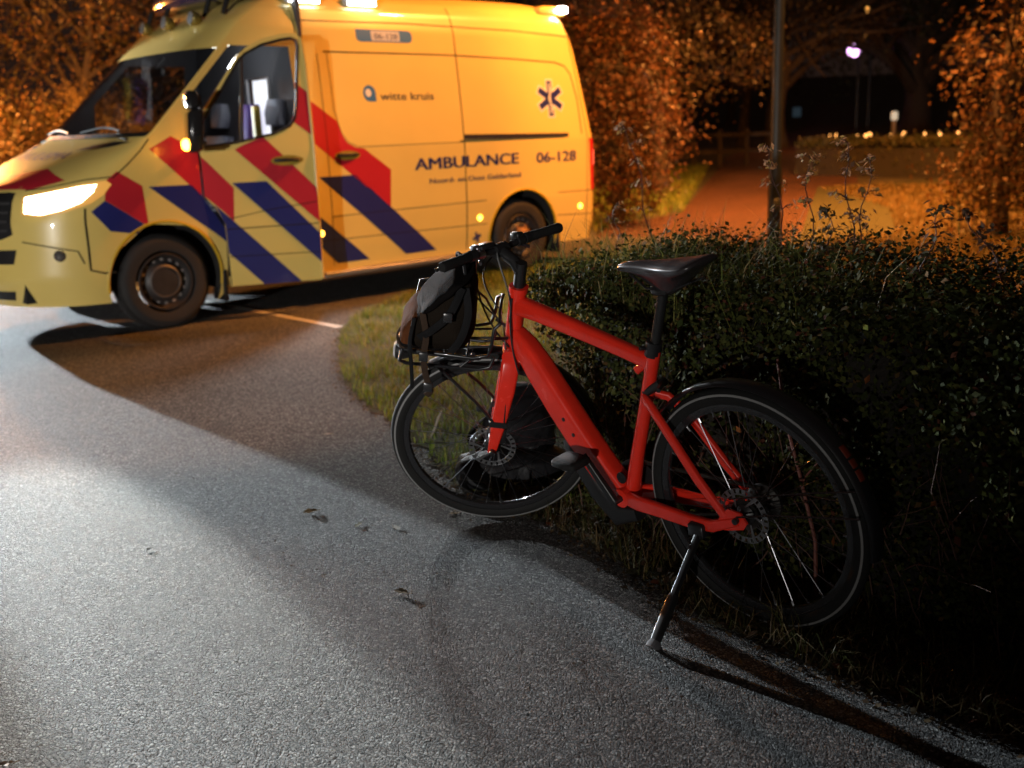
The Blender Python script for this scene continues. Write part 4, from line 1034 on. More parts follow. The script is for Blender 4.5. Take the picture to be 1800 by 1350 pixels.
for pts, w, mt in (([(.285, .112, .54), (.268, .135, .47), (.272, .14, .40), (.262, .14, .33), (.245, .135, .27), (.258, .128, .245)], .010, STRAP), ([(.31, .10, .51), (.318, .125, .44), (.312, .13, .38), (.306, .125, .30), (.305, .12, .262)], .006, STRAPK),
                   ([(.17, .10, .63), (.20, .14, .56), (.25, .145, .50), (.29, .13, .46)], .012, STRAPK), ([(.16, .09, .625), (.145, .13, .56), (.16, .14, .48), (.19, .135, .42)], .012, STRAPK), ([(.34, .06, .47), (.362, .07, .43), (.352, .09, .40), (.335, .10, .398)], .004, STRAP)):
    strap(spl([BP(*p) for p in pts]), w, mt, BAG, upv=wn_)
m = MB(); tube(m, spl([BP(.19, -.05, .635), BP(.20, -.04, .672), BP(.185, .0, .685), BP(.17, .04, .668), BP(.165, .05, .63)]), .006, 8); m.build('grab_handle', STRAPK, BAG)
for p in ((.272, .143, .40), (.252, .140, .285), (.205, .146, .55)):
    m = MB(); box(m, BP(*p), (.014, .005, .017), ax=[wp, wn_, wa], bev=.003); m.build('buckle', BUCK, BAG)

# black bag on the ground
KO = V3(-.02, 4.02, .0)
BLB = empty('shoulder_bag', tuple(KO)); BLB.scale = (1.14, 1.1, 1.16); tag(BLB, 'black nylon bag dropped on the ground behind the front bicycle wheel', 'bag')
ax1 = unit(V3(1, .05, 0)); ax2 = unit(V3(0, .85, .52)); ez = V3(0, 0, 1)
def K_(x, y, z): return V3(x, y, z)
bag('bag_body', [(K_(-.19, -.10, .055), V3(0, 1, 0), ez, .02, .018), (K_(-.17, -.10, .06), V3(0, 1, 0), ez, .065, .045), (K_(-.09, -.09, .068), V3(0, 1, 0), ez, .105, .062), (K_(.02, -.08, .072), V3(0, 1, 0), ez, .115, .066), (K_(.14, -.07, .066), V3(0, 1, 0), ez, .105, .060), (K_(.22, -.06, .058), V3(0, 1, 0), ez, .07, .048), (K_(.25, -.06, .05), V3(0, 1, 0), ez, .02, .018)], 2.2, BAGK, BLB, .020)
bag('upper_pocket', [(K_(.03, -.01, .10), V3(1, 0, 0), V3(0, 1, 0), .10, .06), (K_(.03, .02, .13), V3(1, 0, 0), V3(0, 1, 0), .135, .082), (K_(.04, .08, .20), V3(1, 0, 0), V3(0, 1, 0), .130, .078), (K_(.045, .13, .265), V3(1, 0, 0), V3(0, 1, 0), .10, .06), (K_(.05, .16, .295), V3(1, 0, 0), V3(0, 1, 0), .055, .035), (K_(.05, .165, .303), V3(1, 0, 0), V3(0, 1, 0), .015, .01)], 5.5, BAGK, BLB, .022)
for pts in ([(-.10, -.05, .13), (-.14, -.10, .10), (-.16, -.20, .05), (-.08, -.24, .012), (.04, -.22, .02)], [(.12, -.03, .13), (.10, -.13, .12), (.02, -.19, .09), (-.07, -.20, .075)], [(-.06, .06, .22), (-.12, .02, .18), (-.13, -.03, .14), (-.08, -.10, .13)]):
    strap(spl([K_(*p) for p in pts]), .014, STRAPK, BLB)
m = MB(); box(m, (-.095, .07, .235), (.018, .006, .010), bev=.003); m.build('buckle', P('buckle_bright', (.35, .36, .40), .2, metal=.6), BLB)

# ------------------------------------------------------------------ hedge, grass, weeds, litter
LEAF = leaf_mat('hedge_leaf', .72, .2, .08); GRASSM = leaf_mat('grass_blade', .5, .3); DRY = leaf_mat('dry_leaf', .65, .38, .2)
hp = V3(.215, 3.57, 0); hd = unit(V3(1.05, -1.23, 0)); hn = V3(-hd[1], hd[0], 0)
HL, HW, HH = 2.7, 1.05, .865
HEDGE = empty('hedge', tuple(hp)); tag(HEDGE, 'low dense hedge with small glossy leaves behind the red bicycle', 'hedge')
def hpt(t, o, z): return hd[None]*t[:, None]+hn[None]*o[:, None]+np.array([0, 0, 1.])[None]*z[:, None]
def hnoise(t, o, z, sc=5.):
    return np.array([noise.noise(Vector((a*sc, b*sc, c*sc)))+.5*noise.noise(Vector((a*sc*2.3+9, b*sc*2.3, c*sc*2.3))) for a, b, c in zip(t, o, z)])
k1, k2, k3 = 40000, 32000, 7000
z = rng.uniform(.02, HH+.02, k1); t_lo = -.22+.24*np.clip((.78-z)/.3, 0, 1); t = t_lo+rng.uniform(0, 1, k1)*(HL-t_lo); o = -.02+.035*rng.normal(size=k1)+.03*(1-z/HH)**2*0
o -= .085*hnoise(t, o*0, z, 3.6) - .05; o += .16*np.clip(.25-z, 0, 1)
A1, N1 = hpt(t, o, z), np.repeat((-hn+V3(0, 0, .35))[None], k1, 0)
t = rng.uniform(-.22, HL, k2); o = rng.uniform(-.04, HW, k2); z = HH-.01+.03*rng.normal(size=k2)+.075*hnoise(t, o, o*0, 2.6)+.10*rng.random(k2)**5-.10*np.clip(-t+.05, 0, 1)
A2, N2 = hpt(t, o, z), np.repeat(V3(0, 0, 1)[None], k2, 0)
o = rng.uniform(0, HW, k3); z = rng.uniform(.02, HH, k3); t = -.22+.24*np.clip((.78-z)/.3, 0, 1)+.03*rng.normal(size=k3)+.04*hnoise(o, z, o*0, 4.)
A3, N3 = hpt(t, o, z), np.repeat((-hd)[None], k3, 0)
Cn = np.concatenate([A1, A2, A3]); Nn = np.concatenate([N1, N2, N3]); kk = len(Cn)
sz = rng.uniform(.010, .026, kk)*(1+.35*(rng.random(kk) < .1))
tint = pal(kk, [(.042, .050, .014), (.058, .062, .016), (.030, .036, .012), (.10, .088, .025), (.11, .065, .024), (.11, .04, .024)], [5, 4, 4, 1.2, 1.0, .4], .4)
np_mesh('foliage', leaves_v(Cn, Nn, sz, .62, .3, .9), LEAF_F, tint, LEAF, HEDGE)
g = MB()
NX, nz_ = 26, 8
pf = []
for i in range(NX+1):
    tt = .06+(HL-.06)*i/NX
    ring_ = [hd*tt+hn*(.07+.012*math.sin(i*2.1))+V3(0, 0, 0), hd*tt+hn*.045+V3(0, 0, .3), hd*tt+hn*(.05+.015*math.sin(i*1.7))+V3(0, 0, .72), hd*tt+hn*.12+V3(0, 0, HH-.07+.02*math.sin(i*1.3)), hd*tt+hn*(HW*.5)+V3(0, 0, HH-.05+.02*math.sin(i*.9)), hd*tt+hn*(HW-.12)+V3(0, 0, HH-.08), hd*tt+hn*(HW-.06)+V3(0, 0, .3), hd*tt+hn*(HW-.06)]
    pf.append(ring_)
loft(g, pf); g.build('dark_core', P('hedge_core', (.016, .012, .008), .95, var=.5, vscale=14, bump=1., bscale=40), HEDGE)  # added solid dark core in place of the shaded depth between leaves
g = MB()
for i in range(210):       # woody stems, some reddish canes running up the face
    t0 = random.uniform(.05, HL); p = hd*t0+hn*random.uniform(-.03, .06)+V3(0, 0, random.uniform(0, .35)); d = V3(0, 0, 1)+hd*random.uniform(-.7, .7)-hn*random.uniform(-.05, .25); L_ = random.uniform(.12, .42)
    pts = [p]
    for q in range(6): d = d+.28*V3(*np.random.default_rng(i*7+q).normal(size=3))*.6; pts.append(pts[-1]+unit(d)*L_/6)
    tube(g, pts, [.0024*(1-.12*j) for j in range(7)], 4, caps=False)
g.build('stem', P('stem_bark', (.13, .065, .045), .7, var=.5, vscale=30), HEDGE)
g = MB()
c0 = hd*1.02-hn*.03
cane = [c0+V3(0, 0, .02), c0-hd*.01+V3(0, 0, .20), c0-hd*.05-hn*.02+V3(0, 0, .38), c0-hd*.10-hn*.03+V3(0, 0, .55), c0-hd*.14-hn*.02+V3(0, 0, .72)]
tube(g, cane, [.006, .0055, .005, .004, .003], 6); tube(g, [cane[2]-V3(0, 0, .02), cane[2]+hd*.02+V3(0, 0, .02), c0+hd*.03-hn*.04+V3(0, 0, .47)], [.004, .003, .002], 5)
g.build('red_cane', P('cane_bark', (.22, .075, .055), .55, var=.4, vscale=40), HEDGE)
# pale and yellowed single leaves hanging on the face
k = 34; t = rng.uniform(.05, HL, k); z = rng.uniform(.1, HH, k); o = -.065+.02*rng.normal(size=k)
np_mesh('autumn_foliage', leaves_v(hpt(t, o, z), np.repeat(-hn[None], k, 0), rng.uniform(.018, .034, k), .55, .45, .9), LEAF_F, pal(k, [(.22, .13, .03), (.12, .13, .03), (.22, .07, .02), (.30, .26, .2)], [3, 2, 2, 1]), DRY, HEDGE)

def in_poly(poly, x, y):
    c = np.zeros(len(x), bool); n = len(poly); j = n-1
    for i in range(n):
        xi, yi = poly[i]; xj, yj = poly[j]
        if yi != yj: c ^= ((yi > y) != (yj > y)) & (x < (xj-xi)*(y-yi)/(yj-yi)+xi)
        j = i
    return c
def scatter(poly, k):
    xs = [p[0] for p in poly]; ys_ = [p[1] for p in poly]; X = np.zeros(0); Y = np.zeros(0)
    while len(X) < k:
        x = rng.uniform(min(xs), max(xs), k*2); y = rng.uniform(min(ys_), max(ys_), k*2); q = in_poly(poly, x, y); X = np.r_[X, x[q]]; Y = np.r_[Y, y[q]]
    return X[:k], Y[:k]
GP_ = [(.15, .22, .025), (.22, .27, .035), (.10, .17, .02), (.33, .30, .06), (.30, .23, .10)]
def clump(x, y, sc=3.): return np.array([noise.noise(Vector((a*sc, b*sc, 3.3))) for a, b in zip(x, y)])
isl = [p for p in EDGE[:10]]+[(.25, 3.62), (.1, 4.4), (.9, 5.0), (1.2, 8), (1.6, 11.4)]+EDGE2[::-1][1:]
x, y = scatter(isl, 34000); cl = clump(x, y); q = rng.random(len(x)) < np.clip(.72+.9*cl, .2, 1); x, y, cl = x[q], y[q], cl[q]; k = len(x)
B_ = np.stack([x, y, np.full(k, .004)], 1)
a_ = np_mesh('grass', blades_v(B_, rng.uniform(.03, .085, k)*(1+.5*cl), .0045, 1.0), BLADE_F, pal(k, GP_, [5, 5, 4, 2.2, 1]), GRASSM); tag(a_, kind='stuff')
# rough grass between the road edge and the hedge foot
ve = [(-.10, 3.70), (.15, 3.42), (.314, 3.13), (.44, 2.86), (.608, 2.60), (.78, 2.38), (.939, 2.22), (1.132, 2.04), (1.9, 1.22), (2.6, .9), (2.4, 1.2), (1.3, 2.40), (.3, 3.55), (.05, 3.95)]
x, y = scatter(ve, 5200); k = len(x); B_ = np.stack([x, y, np.full(k, .004)], 1); cl = clump(x, y, 6.)
a_ = np_mesh('grass', blades_v(B_, rng.uniform(.02, .11, k)*(1+.9*cl), .0035, 1.9), BLADE_F, pal(k, [(.05, .055, .012), (.09, .08, .02), (.16, .11, .045), (.12, .07, .03), (.20, .16, .08)], [3, 3, 3, 3, 1]), GRASSM); tag(a_, kind='stuff')
# long grass growing through the hedge top and at its left end
k = 2300; t = np.concatenate([rng.beta(1.2, 2.2, k-700)*1.3-.22, rng.uniform(-.45, -.1, 700)]); o = rng.uniform(.0, 1.05, k); o = np.where(t < -.2, .45+.6*rng.random(k), o)
z = np.where(t < -.2, .25, HH-.12); tc_ = (np.floor(t*9)+rng.uniform(0, .55, k))/9; oc = (np.floor(o*7)+rng.uniform(0, .5, k))/7
hh = rng.uniform(.16, .40, k)*rng.uniform(.55, 1.05, k); z = np.where(t < -.2, 0., z)
hh = np.where(t < -.2, rng.uniform(.12, .45, k), hh)
a_ = np_mesh('long_grass', blades_v(hpt(tc_, oc, z)+hp, hh, rng.uniform(.0025, .005, k), 1.1), BLADE_F, pal(k, [(.13, .14, .025), (.20, .19, .05), (.09, .11, .02), (.28, .22, .10)], [4, 3, 3, 2]), GRASSM); tag(a_, kind='stuff')
# field and verge beyond the hedge
vf = [(1.3, 5.2), (3.2, 4.5), (8.6, 5), (8.8, 20), (6.1, 20.4), (5.7, 15.7), (4.6, 12.4), (3.0, 10.9), (2.4, 11.6), (1.6, 11.4)]
x, y = scatter(vf, 42000); k = len(x); cl = clump(x, y, 1.2); B_ = np.stack([x, y, np.full(k, .004)], 1)
a_ = np_mesh('grass', blades_v(B_, rng.uniform(.05, .14, k)*(1+.6*cl), .010, .9), BLADE_F, pal(k, [(.16, .10, .025), (.22, .14, .04), (.12, .09, .02), (.30, .18, .06)], [4, 4, 3, 2]), GRASSM); tag(a_, kind='stuff')
vl = [(1.0, 13.4), (1.5, 14.7), (2.75, 16.4), (4.0, 22), (5.4, 28), (3, 28), (1, 18), (.2, 14.4)]
x, y = scatter(vl, 9000); k = len(x); B_ = np.stack([x, y, np.array([gz(a, b) for a, b in zip(x, y)])], 1)
a_ = np_mesh('grass', blades_v(B_, rng.uniform(.06, .2, k), .014, .9), BLADE_F, pal(k, GP_, [5, 4, 4, 2, 1]), GRASSM); tag(a_, kind='stuff')
# crumbs of soil and leaf litter along the road edge
x, y = [], []
for i in range(1500):
    j = random.randrange(len(EDGE)-2); u = random.random(); e = V3(*EDGE[j])+(V3(*EDGE[j+1])-V3(*EDGE[j]))*u; x.append(e[0]-abs(random.gauss(0, .05))*.8+.02); y.append(e[1]-abs(random.gauss(0, .05))*.8+.02)
C_ = np.stack([x, y, np.full(len(x), .006)], 1); k = len(x)
a_ = np_mesh('leaf_litter', leaves_v(C_, np.repeat(V3(0, 0, 1)[None], k, 0), rng.uniform(.006, .024, k), .7, .3, .5), LEAF_F, pal(k, [(.10, .06, .03), (.18, .12, .06), (.06, .04, .025), (.25, .2, .13)], [4, 3, 3, 1]), DRY); tag(a_, kind='stuff')

x, y = scatter(ve, 1300); k = len(x)
a_ = np_mesh('leaf_litter', leaves_v(np.stack([x, y, rng.uniform(.006, .03, k)], 1), np.repeat(V3(0, 0, 1)[None], k, 0), rng.uniform(.012, .042, k), .65, .4, .6), LEAF_F, pal(k, [(.08, .045, .025), (.14, .08, .035), (.05, .035, .02), (.16, .12, .05), (.16, .05, .025)], [4, 3, 3, 2, 1]), DRY); tag(a_, kind='stuff')
x, y = scatter([(-1.1, 6.6), (-.2, 3.9), (.9, 2.2), (.3, 2.2), (-1.0, 3.4), (-2.2, 5.4)], 260); k = len(x)
a_ = np_mesh('road_grit', leaves_v(np.stack([x, y, rng.uniform(.004, .008, k)], 1), np.repeat(V3(0, 0, 1)[None], k, 0), rng.uniform(.004, .014, k), .8, .5, .6), LEAF_F, pal(k, [(.12, .08, .05), (.30, .27, .22), (.06, .045, .03)], [4, 1, 3]), DRY); tag(a_, kind='stuff')
# tall weeds on the hedge
def weed(x, y, z0, x1, z1, tops, lab, seed, cols=((.34, .16, .07), (.26, .16, .05), (.38, .20, .11))):
    r0 = random.Random(seed); W_ = empty('wild_plant', (x, y, z0)); tag(W_, lab, 'plant', 'tall weeds growing out of the hedge top')
    h = z1-z0; g = MB(); P_ = [V3((x1-x)*(i/8)**1.3+.012*math.sin(i*1.3+seed), .01*math.sin(i+seed), h*i/8) for i in range(9)]
    tube(g, P_, [.0032-.00022*i for i in range(9)], 5)
    C = []; Nn_ = []; S = []
    for f in tops:
        i = min(8, f*8); a = P_[int(i)]+(P_[min(8, int(i)+1)]-P_[int(i)])*(i-int(i))
        for q in range(3):
            th = r0.uniform(0, 6.28); L_ = r0.uniform(.018, .05)*(1.2-.4*f); d = V3(math.cos(th), math.sin(th), .5); e = a+unit(d)*L_; tube(g, [a, (a+e)/2+V3(0, 0, .006), e], [.0018, .0014, .001], 4)
            for m in range(5):
                c = e+V3(*[r0.gauss(0, .010) for _ in range(3)])-V3(0, 0, .006); C.append(c); Nn_.append(unit(V3(math.cos(th)*.7+r0.gauss(0, .3), math.sin(th)*.7+r0.gauss(0, .3), .8))); S.append(r0.uniform(.018, .034))
    g.build('stem', P('weed_stem', (.10, .05, .04), .6), W_); k = len(C)
    np_mesh('foliage', leaves_v(np.array(C), np.array(Nn_), np.array(S), .5, .5, .4), LEAF_F, pal(k, cols, [1]*len(cols), .35), DRY, W_)
weed(.60, 4.32, .84, .50, 1.36, (.35, .55, .72, .86, .97, 1.0), 'tallest leafy weed, farthest left on the hedge beside the ambulance tail', 1)
weed(.99, 3.70, .84, .92, 1.27, (.30, .52, .7, .86, 1.0), 'drooping weed with rusty leaf tufts right in front of the lamp post', 2)
weed(1.06, 3.62, .84, 1.03, 1.235, (.25, .62, .82, .95, 1.0), 'slim weed with pale seed tufts, next right of the lamp post', 3)
weed(1.165, 3.50, .84, 1.115, 1.285, (.2, .4, .6, .8, .9, 1.0), 'tall weed with knotty pale clusters up its stem, second right of the post', 4)
weed(1.175, 3.50, .84, 1.20, 1.225, (.3, .55, .72, .9, 1.0), 'rust coloured weed leaning outward, third right of the lamp post', 5)
weed(1.10, 3.55, .84, 1.09, 1.06, (.4, .7, .9, 1.0), 'short bushy dark weed low on the hedge among the taller ones', 6, ((.05, .05, .025), (.08, .06, .03)))
weed(1.19, 3.02, .84, 1.25, 1.10, (.3, .5, .7, .85, 1.0), 'dark bramble shoot with five-fingered leaves standing apart from the pale weeds', 7, ((.05, .05, .025), (.09, .05, .03)))
weed(1.45, 2.98, .84, 1.31, 1.08, (.4, .6, .8, 1.0), 'thin bramble shoot arching over the hedge top beside the dark shoot', 8, ((.06, .04, .025), (.09, .05, .03)))
weed(.46, 4.30, .84, .44, 1.05, (.4, .7, 1.0), 'low pinkish weed left of the tallest weed by the rear wheel', 9)

# litter on the asphalt
def fallen(x, y, L_, ang, curl, col, lab, name='fallen_leaf', asp=.5):
    o_ = MB(); n = 7; vs = []; L_ *= .68; curl *= .7
    for i in range(n):
        u = i/(n-1); w = asp*L_*math.sin(math.pi*(.06+.88*u))**.8*.5
        for s in (-1, -.5, 0, .5, 1):
            px, py = L_*(u-.5), w*s*(1+.2*math.sin(i*3+s*4)); vs.append((px*math.cos(ang)-py*math.sin(ang), px*math.sin(ang)+py*math.cos(ang), .004+curl*(abs(s)**1.6)*.55*w/L_*4*L_*.4+curl*.22*(u-.5)**2*L_+.002*math.sin(i*2.+s*3)))
    o_.add(vs, [(i*5+j, i*5+j+1, i*5+j+6, i*5+j+5) for i in range(n-1) for j in range(4)])
    tube(o_, [(V3(*vs[(n-1)*5+2])), V3(*vs[(n-1)*5+2])+V3(math.cos(ang), math.sin(ang), .15)*L_*.35], .0012, 4)
    ob = o_.build(name, P('leaf_%d_%d' % (int(col[0]*100), int(col[2]*100)), col, .6, var=.4, vscale=60), None, loc=(x, y, .001)); tag(ob, lab, 'leaf' if name == 'fallen_leaf' else 'twig', None); return ob
fallen(-.772, 3.687, .075, .5, 1.5, (.22, .15, .08), 'curled brown leaf lying on the asphalt left of the front wheel')
fallen(-.363, 2.957, .065, -.4, 1.7, (.24, .21, .16), 'curled greyish leaf casting a shadow mid road, left of the kickstand foot')
fallen(-.572, 3.541, .06, 1.2, .4, (.20, .17, .07), 'flat olive leaf pressed on the asphalt beside the front tyre')
fallen(-.43, 3.50, .07, 2.1, .3, (.26, .23, .17), 'pale torn leaf flattened on the asphalt just before the front tyre')
fallen(-.235, 3.62, .045, .2, 1.0, (.42, .36, .28), 'small white curl of leaf touching the front tyre')
fallen(-1.274, 3.382, .03, .9, 1.2, (.03, .025, .02), 'tiny black leaf scrap far out on the pale asphalt')
fallen(-.878, 4.727, .055, .1, .5, (.40, .36, .30), 'bright pale leaf near the grass edge left of the front wheel')
fallen(.95, 2.43, .075, .8, .6, (.30, .045, .03), 'dark red leaf on the soil right of the rear tyre')
fallen(1.12, 2.30, .08, -.3, .8, (.24, .22, .04), 'yellow green leaf at the hedge foot beyond the dark red leaf')
fallen(.88, 2.52, .05, 1.9, .9, (.32, .16, .04), 'small orange leaf beside the dark red one by the rear tyre')
fallen(-1.19, 2.12, .055, .4, .5, (.16, .09, .05), 'brown leaf lying alone far from the bicycle, nearest the camera')
g = MB(); tube(g, [(-.38, 4.55, .02), (-.36, 4.60, .05), (-.345, 4.66, .085), (-.33, 4.69, .11)], [.003, .006, .006, .003], 6); ob = g.build('twig', P('pale_twig', (.5, .45, .38), .6)); tag(ob, 'pale curved twig standing in the grass inside the front wheel', 'twig')
g = MB(); tube(g, [(-2.95, 7.4, .01), (-2.80, 7.2, .015), (-2.60, 7.05, .012), (-2.45, 7.02, .02)], [.004, .006, .005, .003], 6); tube(g, [(-2.80, 7.2, .015), (-2.72, 7.25, .03)], .003, 5); ob = g.build('twig', P('dark_twig', (.10, .06, .035), .8)); tag(ob, 'dark twig lying on the road below the ambulance front wheel', 'twig')

# ------------------------------------------------------------------ lamp post, fence, trees, lights
x, y = 2.42, 9.5
g = empty('lamp_post', (x, y, 0)); tag(g, 'dark slim steel lamp post rising behind the hedge', 'lamp post')
m = MB(); tube(m, [(0, 0, 0), (0, 0, .9), (0, 0, .96), (0, 0, 5.4), (.1, 0, 5.7), (.5, 0, 5.85)], [.062, .062, .050, .038, .034, .03], 16); m.build('pole', P('post_paint', (.022, .026, .022), .45, var=.3, vscale=8, coat=.2), g)
m = MB(); loft(m, [rrect(V3(.35+q, 0, 5.87), V3(0, 1, 0), V3(0, 0, 1), .10*s, .05*s, .8) for q, s in ((0, .4), (.08, .9), (.4, 1), (.55, .5))]); m.build('lamp_head', P('post_paint', (.02, .02, .02), .5), g)
m = MB(); box(m, (0, -.060, .55), (.03, .006, .12), bev=.004); m.build('service_door', P('post_paint', (.02, .02, .02), .5), g)

BARK = P('bark', (.045, .032, .022), .9, var=.45, vscale=9, bump=1., bscale=18)
TL = leaf_mat('tree_leaf', .5, .3)
GREEN = [(.055, .060, .018), (.075, .065, .02), (.04, .05, .015), (.10, .075, .025)]
AUT = [(.16, .085, .03), (.12, .09, .03), (.20, .11, .035), (.08, .07, .022)]
def tree(name, lab, cat, x, y, trunk, crowns, nclust, per, lsize, cols, seed, group=None, limbs=7, twigs=0, sig=.16):
    r0 = np.random.default_rng(seed); z0 = gz(x, y); T = empty(name, (x, y, z0)); tag(T, lab, cat, group)
    g = MB(); h, r = trunk
    tp = [V3(.08*h*math.sin(i*.9+seed)*i/8, .05*h*math.sin(i*1.3+seed)*i/8, h*i/8-.05*(i == 0)) for i in range(9)]
    tube(g, tp, [r*(1.35 if i == 0 else 1)*(1-.085*i) for i in range(9)], 10)
    for q in range(limbs):
        c = crowns[q % len(crowns)]; e = V3(*c[:3])+V3(*c[3:])*r0.normal(size=3)*.45; a = tp[3+q % 5]; mid = (a+e)/2+V3(0, 0, .08*h)+.12*r0.normal(size=3)
        rr_ = r*.42; tube(g, spl([a, mid, e], 9), [rr_*(1-.1*i) for i in range(9)], 6, caps=False)
        for _ in range(3): 
            e2 = e+V3(*c[3:])*r0.normal(size=3)*.4; tube(g, spl([mid, (mid+e2)/2+.1*r0.normal(size=3), e2], 6), [rr_*.45*(1-.14*i) for i in range(6)], 5, caps=False)
    for q in range(twigs):
        c = crowns[r0.integers(len(crowns))]; e = V3(*c[:3])+V3(*c[3:])*unit(r0.normal(size=3))*r0.uniform(.7, 1.2); a = V3(*c[:3])+V3(*c[3:])*unit(r0.normal(size=3))*.35-V3(0, 0, c[5]*.4)
        tube(g, spl([a, (a+e)/2+.12*r0.normal(size=3), e], 6), [.012*(1-.15*i) for i in range(6)], 4, caps=False)
    g.build('trunk', BARK, T)
    cl = []; w = np.array([c[3]*c[4]*c[5] for c in crowns])**.7; w /= w.sum()
    for i in r0.choice(len(crowns), nclust, p=w):
        c = crowns[i]; d = unit(r0.normal(size=3))*r0.uniform(.45, 1.05)**.6; cl.append(V3(*c[:3])+V3(*c[3:])*d)
    cl = np.array(cl); n = nclust*per; C = np.repeat(cl, per, 0)+r0.normal(size=(n, 3))*sig*np.repeat(r0.uniform(.5, 1.5, (nclust, 1)), per, 0)
    C[:, 2] = np.maximum(C[:, 2], .03)
    out = C-np.mean(cl, 0); out /= np.linalg.norm(out, axis=1, keepdims=True)
    tint = pal(n, cols, [1]*len(cols), .3)*np.repeat(r0.uniform(.7, 1.3, (nclust, 1)), per, 0)
    np_mesh('crown', leaves_v(C, out+V3(0, 0, .4), r0.uniform(.7, 1.3, n)*lsize, .6, .3, .9), LEAF_F, tint, TL, T)
    return T
# thicket left, beyond the ambulance
SH = 'shrubs and small trees of the thicket beyond the ambulance'
tree('shrub', 'twiggy shrub glowing orange beside the windscreen, nearest the ambulance cab', 'shrub', -5.9, 16.5, (1.6, .06), [(0, 0, 1.25, .9, .8, .75), (.5, 0, .9, .7, .7, .6), (-.4, .1, 1.8, .5, .5, .5)], 330, 26, .045, [(.22, .15, .05), (.26, .17, .05), (.15, .10, .03)], 11, SH, 6, 60, .13)
tree('shrub', 'dense rounded shrub beyond the tip of the ambulance bonnet', 'shrub', -7.7, 16.8, (1.5, .06), [(0, 0, .9, 1.1, .9, .85), (.3, 0, 1.6, .8, .7, .6)], 330, 26, .055, AUT, 12, SH, 6, 50, .14)
tree('shrub', 'low ragged shrub between the two orange ones, behind the bonnet', 'shrub', -6.8, 18.0, (1.4, .05), [(0, 0, 1.0, 1.2, .8, .8)], 220, 24, .055, AUT, 13, SH, 5, 50, .16)
tree('shrub', 'orange shrub seen through the windscreen of the ambulance', 'shrub', -4.3, 17.0, (1.5, .05), [(0, 0, 1.1, 1.1, .8, .9), (.9, .2, .8, .8, .7, .7)], 300, 24, .055, [(.20, .13, .045), (.16, .10, .03)], 14, SH, 5, 40, .15)
tree('thicket_tree', 'tall bare-branched tree in the dark above the left shrubs', 'tree', -7.6, 20.0, (5.0, .13), [(0, 0, 4.4, 2.2, 1.6, 1.9), (1.8, 0, 3.6, 1.6, 1.2, 1.2), (-1.8, 0, 3.2, 1.5, 1.2, 1.4)], 420, 20, .075, AUT, 15, 'tall trees of the thicket beyond the ambulance', 12, 60, .22)
tree('thicket_tree', 'tall dusky tree directly behind the ambulance roof lights', 'tree', -3.4, 22.0, (5.2, .14), [(0, 0, 4.4, 2.6, 1.6, 2.0), (2.2, 0, 3.4, 1.8, 1.3, 1.5), (-1.8, 0, 2.6, 1.6, 1.2, 1.3)], 430, 20, .08, GREEN, 16, 'tall trees of the thicket beyond the ambulance', 12, 50, .24)
# bushes and trees right of the ambulance
tree('tree', 'rust coloured small tree close behind the ambulance tail', 'tree', 1.55, 14.6, (2.2, .09), [(0, 0, 2.1, .75, .7, .9), (.15, 0, 1.2, .75, .7, .8), (-.2, 0, 3.0, .7, .6, .8), (.05, 0, .5, .6, .5, .45)], 420, 26, .062, [(.14, .055, .022), (.09, .04, .018), (.20, .085, .03), (.045, .03, .012)], 21, None, 10, 60, .14)
tree('tree', 'dark spreading tree in the gap between ambulance tail and lamp post', 'tree', 3.1, 21, (4.5, .16), [(0, 0, 3.4, 1.7, 1.4, 1.3), (.9, 0, 2.7, 1.3, 1.2, 1.0), (-1.2, 0, 3.2, 1.2, 1.2, 1.4), (-.5, 0, 1.7, .9, .9, .9)], 460, 22, .08, [(.05, .035, .016), (.035, .03, .014), (.08, .045, .02)], 22, None, 12, 30, .2)
tree('tree', 'big tree with orange-lit forked trunk beside the far path', 'tree', 8.9, 35, (4.6, .34), [(0, 0, 4.8, 2.6, 1.8, 1.5), (-1.8, 0, 4.2, 1.6, 1.5, 1.1), (2.2, 0, 3.9, 1.5, 1.4, .9)], 430, 20, .13, [(.05, .035, .015), (.07, .045, .018)], 23, None, 12, 20, .3)
tree('tree', 'slimmer dark trunk standing just left of the forked tree', 'tree', 8.2, 36.5, (5.0, .20), [(-.4, 0, 4.8, 1.8, 1.5, 1.5)], 220, 20, .13, GREEN, 24, None, 8, 15, .3)
tree('tree', 'broad double-trunked tree at the right behind the row of lights', 'tree', 15.0, 39, (3.4, .62), [(0, 0, 5.2, 2.8, 2, 1.8), (-2.5, 0, 4.6, 1.8, 1.6, 1.4), (2.5, 0, 4.2, 2, 1.6, 1.4)], 420, 20, .14, GREEN, 25, None, 12, 10, .32)
tree('shrub', 'orange leafy bush standing on the lawn beyond the lamp post', 'bush', 5.35, 11.4, (2.6, .08), [(0, 0, 1.9, .62, .6, .9), (.25, 0, 1.0, .75, .7, .7), (.45, 0, 2.7, .6, .6, .7), (-.12, 0, .55, .5, .5, .45), (.7, 0, 1.6, .7, .6, 1.2)], 430, 24, .065, [(.13, .06, .02), (.08, .045, .016), (.18, .085, .028), (.05, .035, .012)], 26, None, 10, 40, .13)
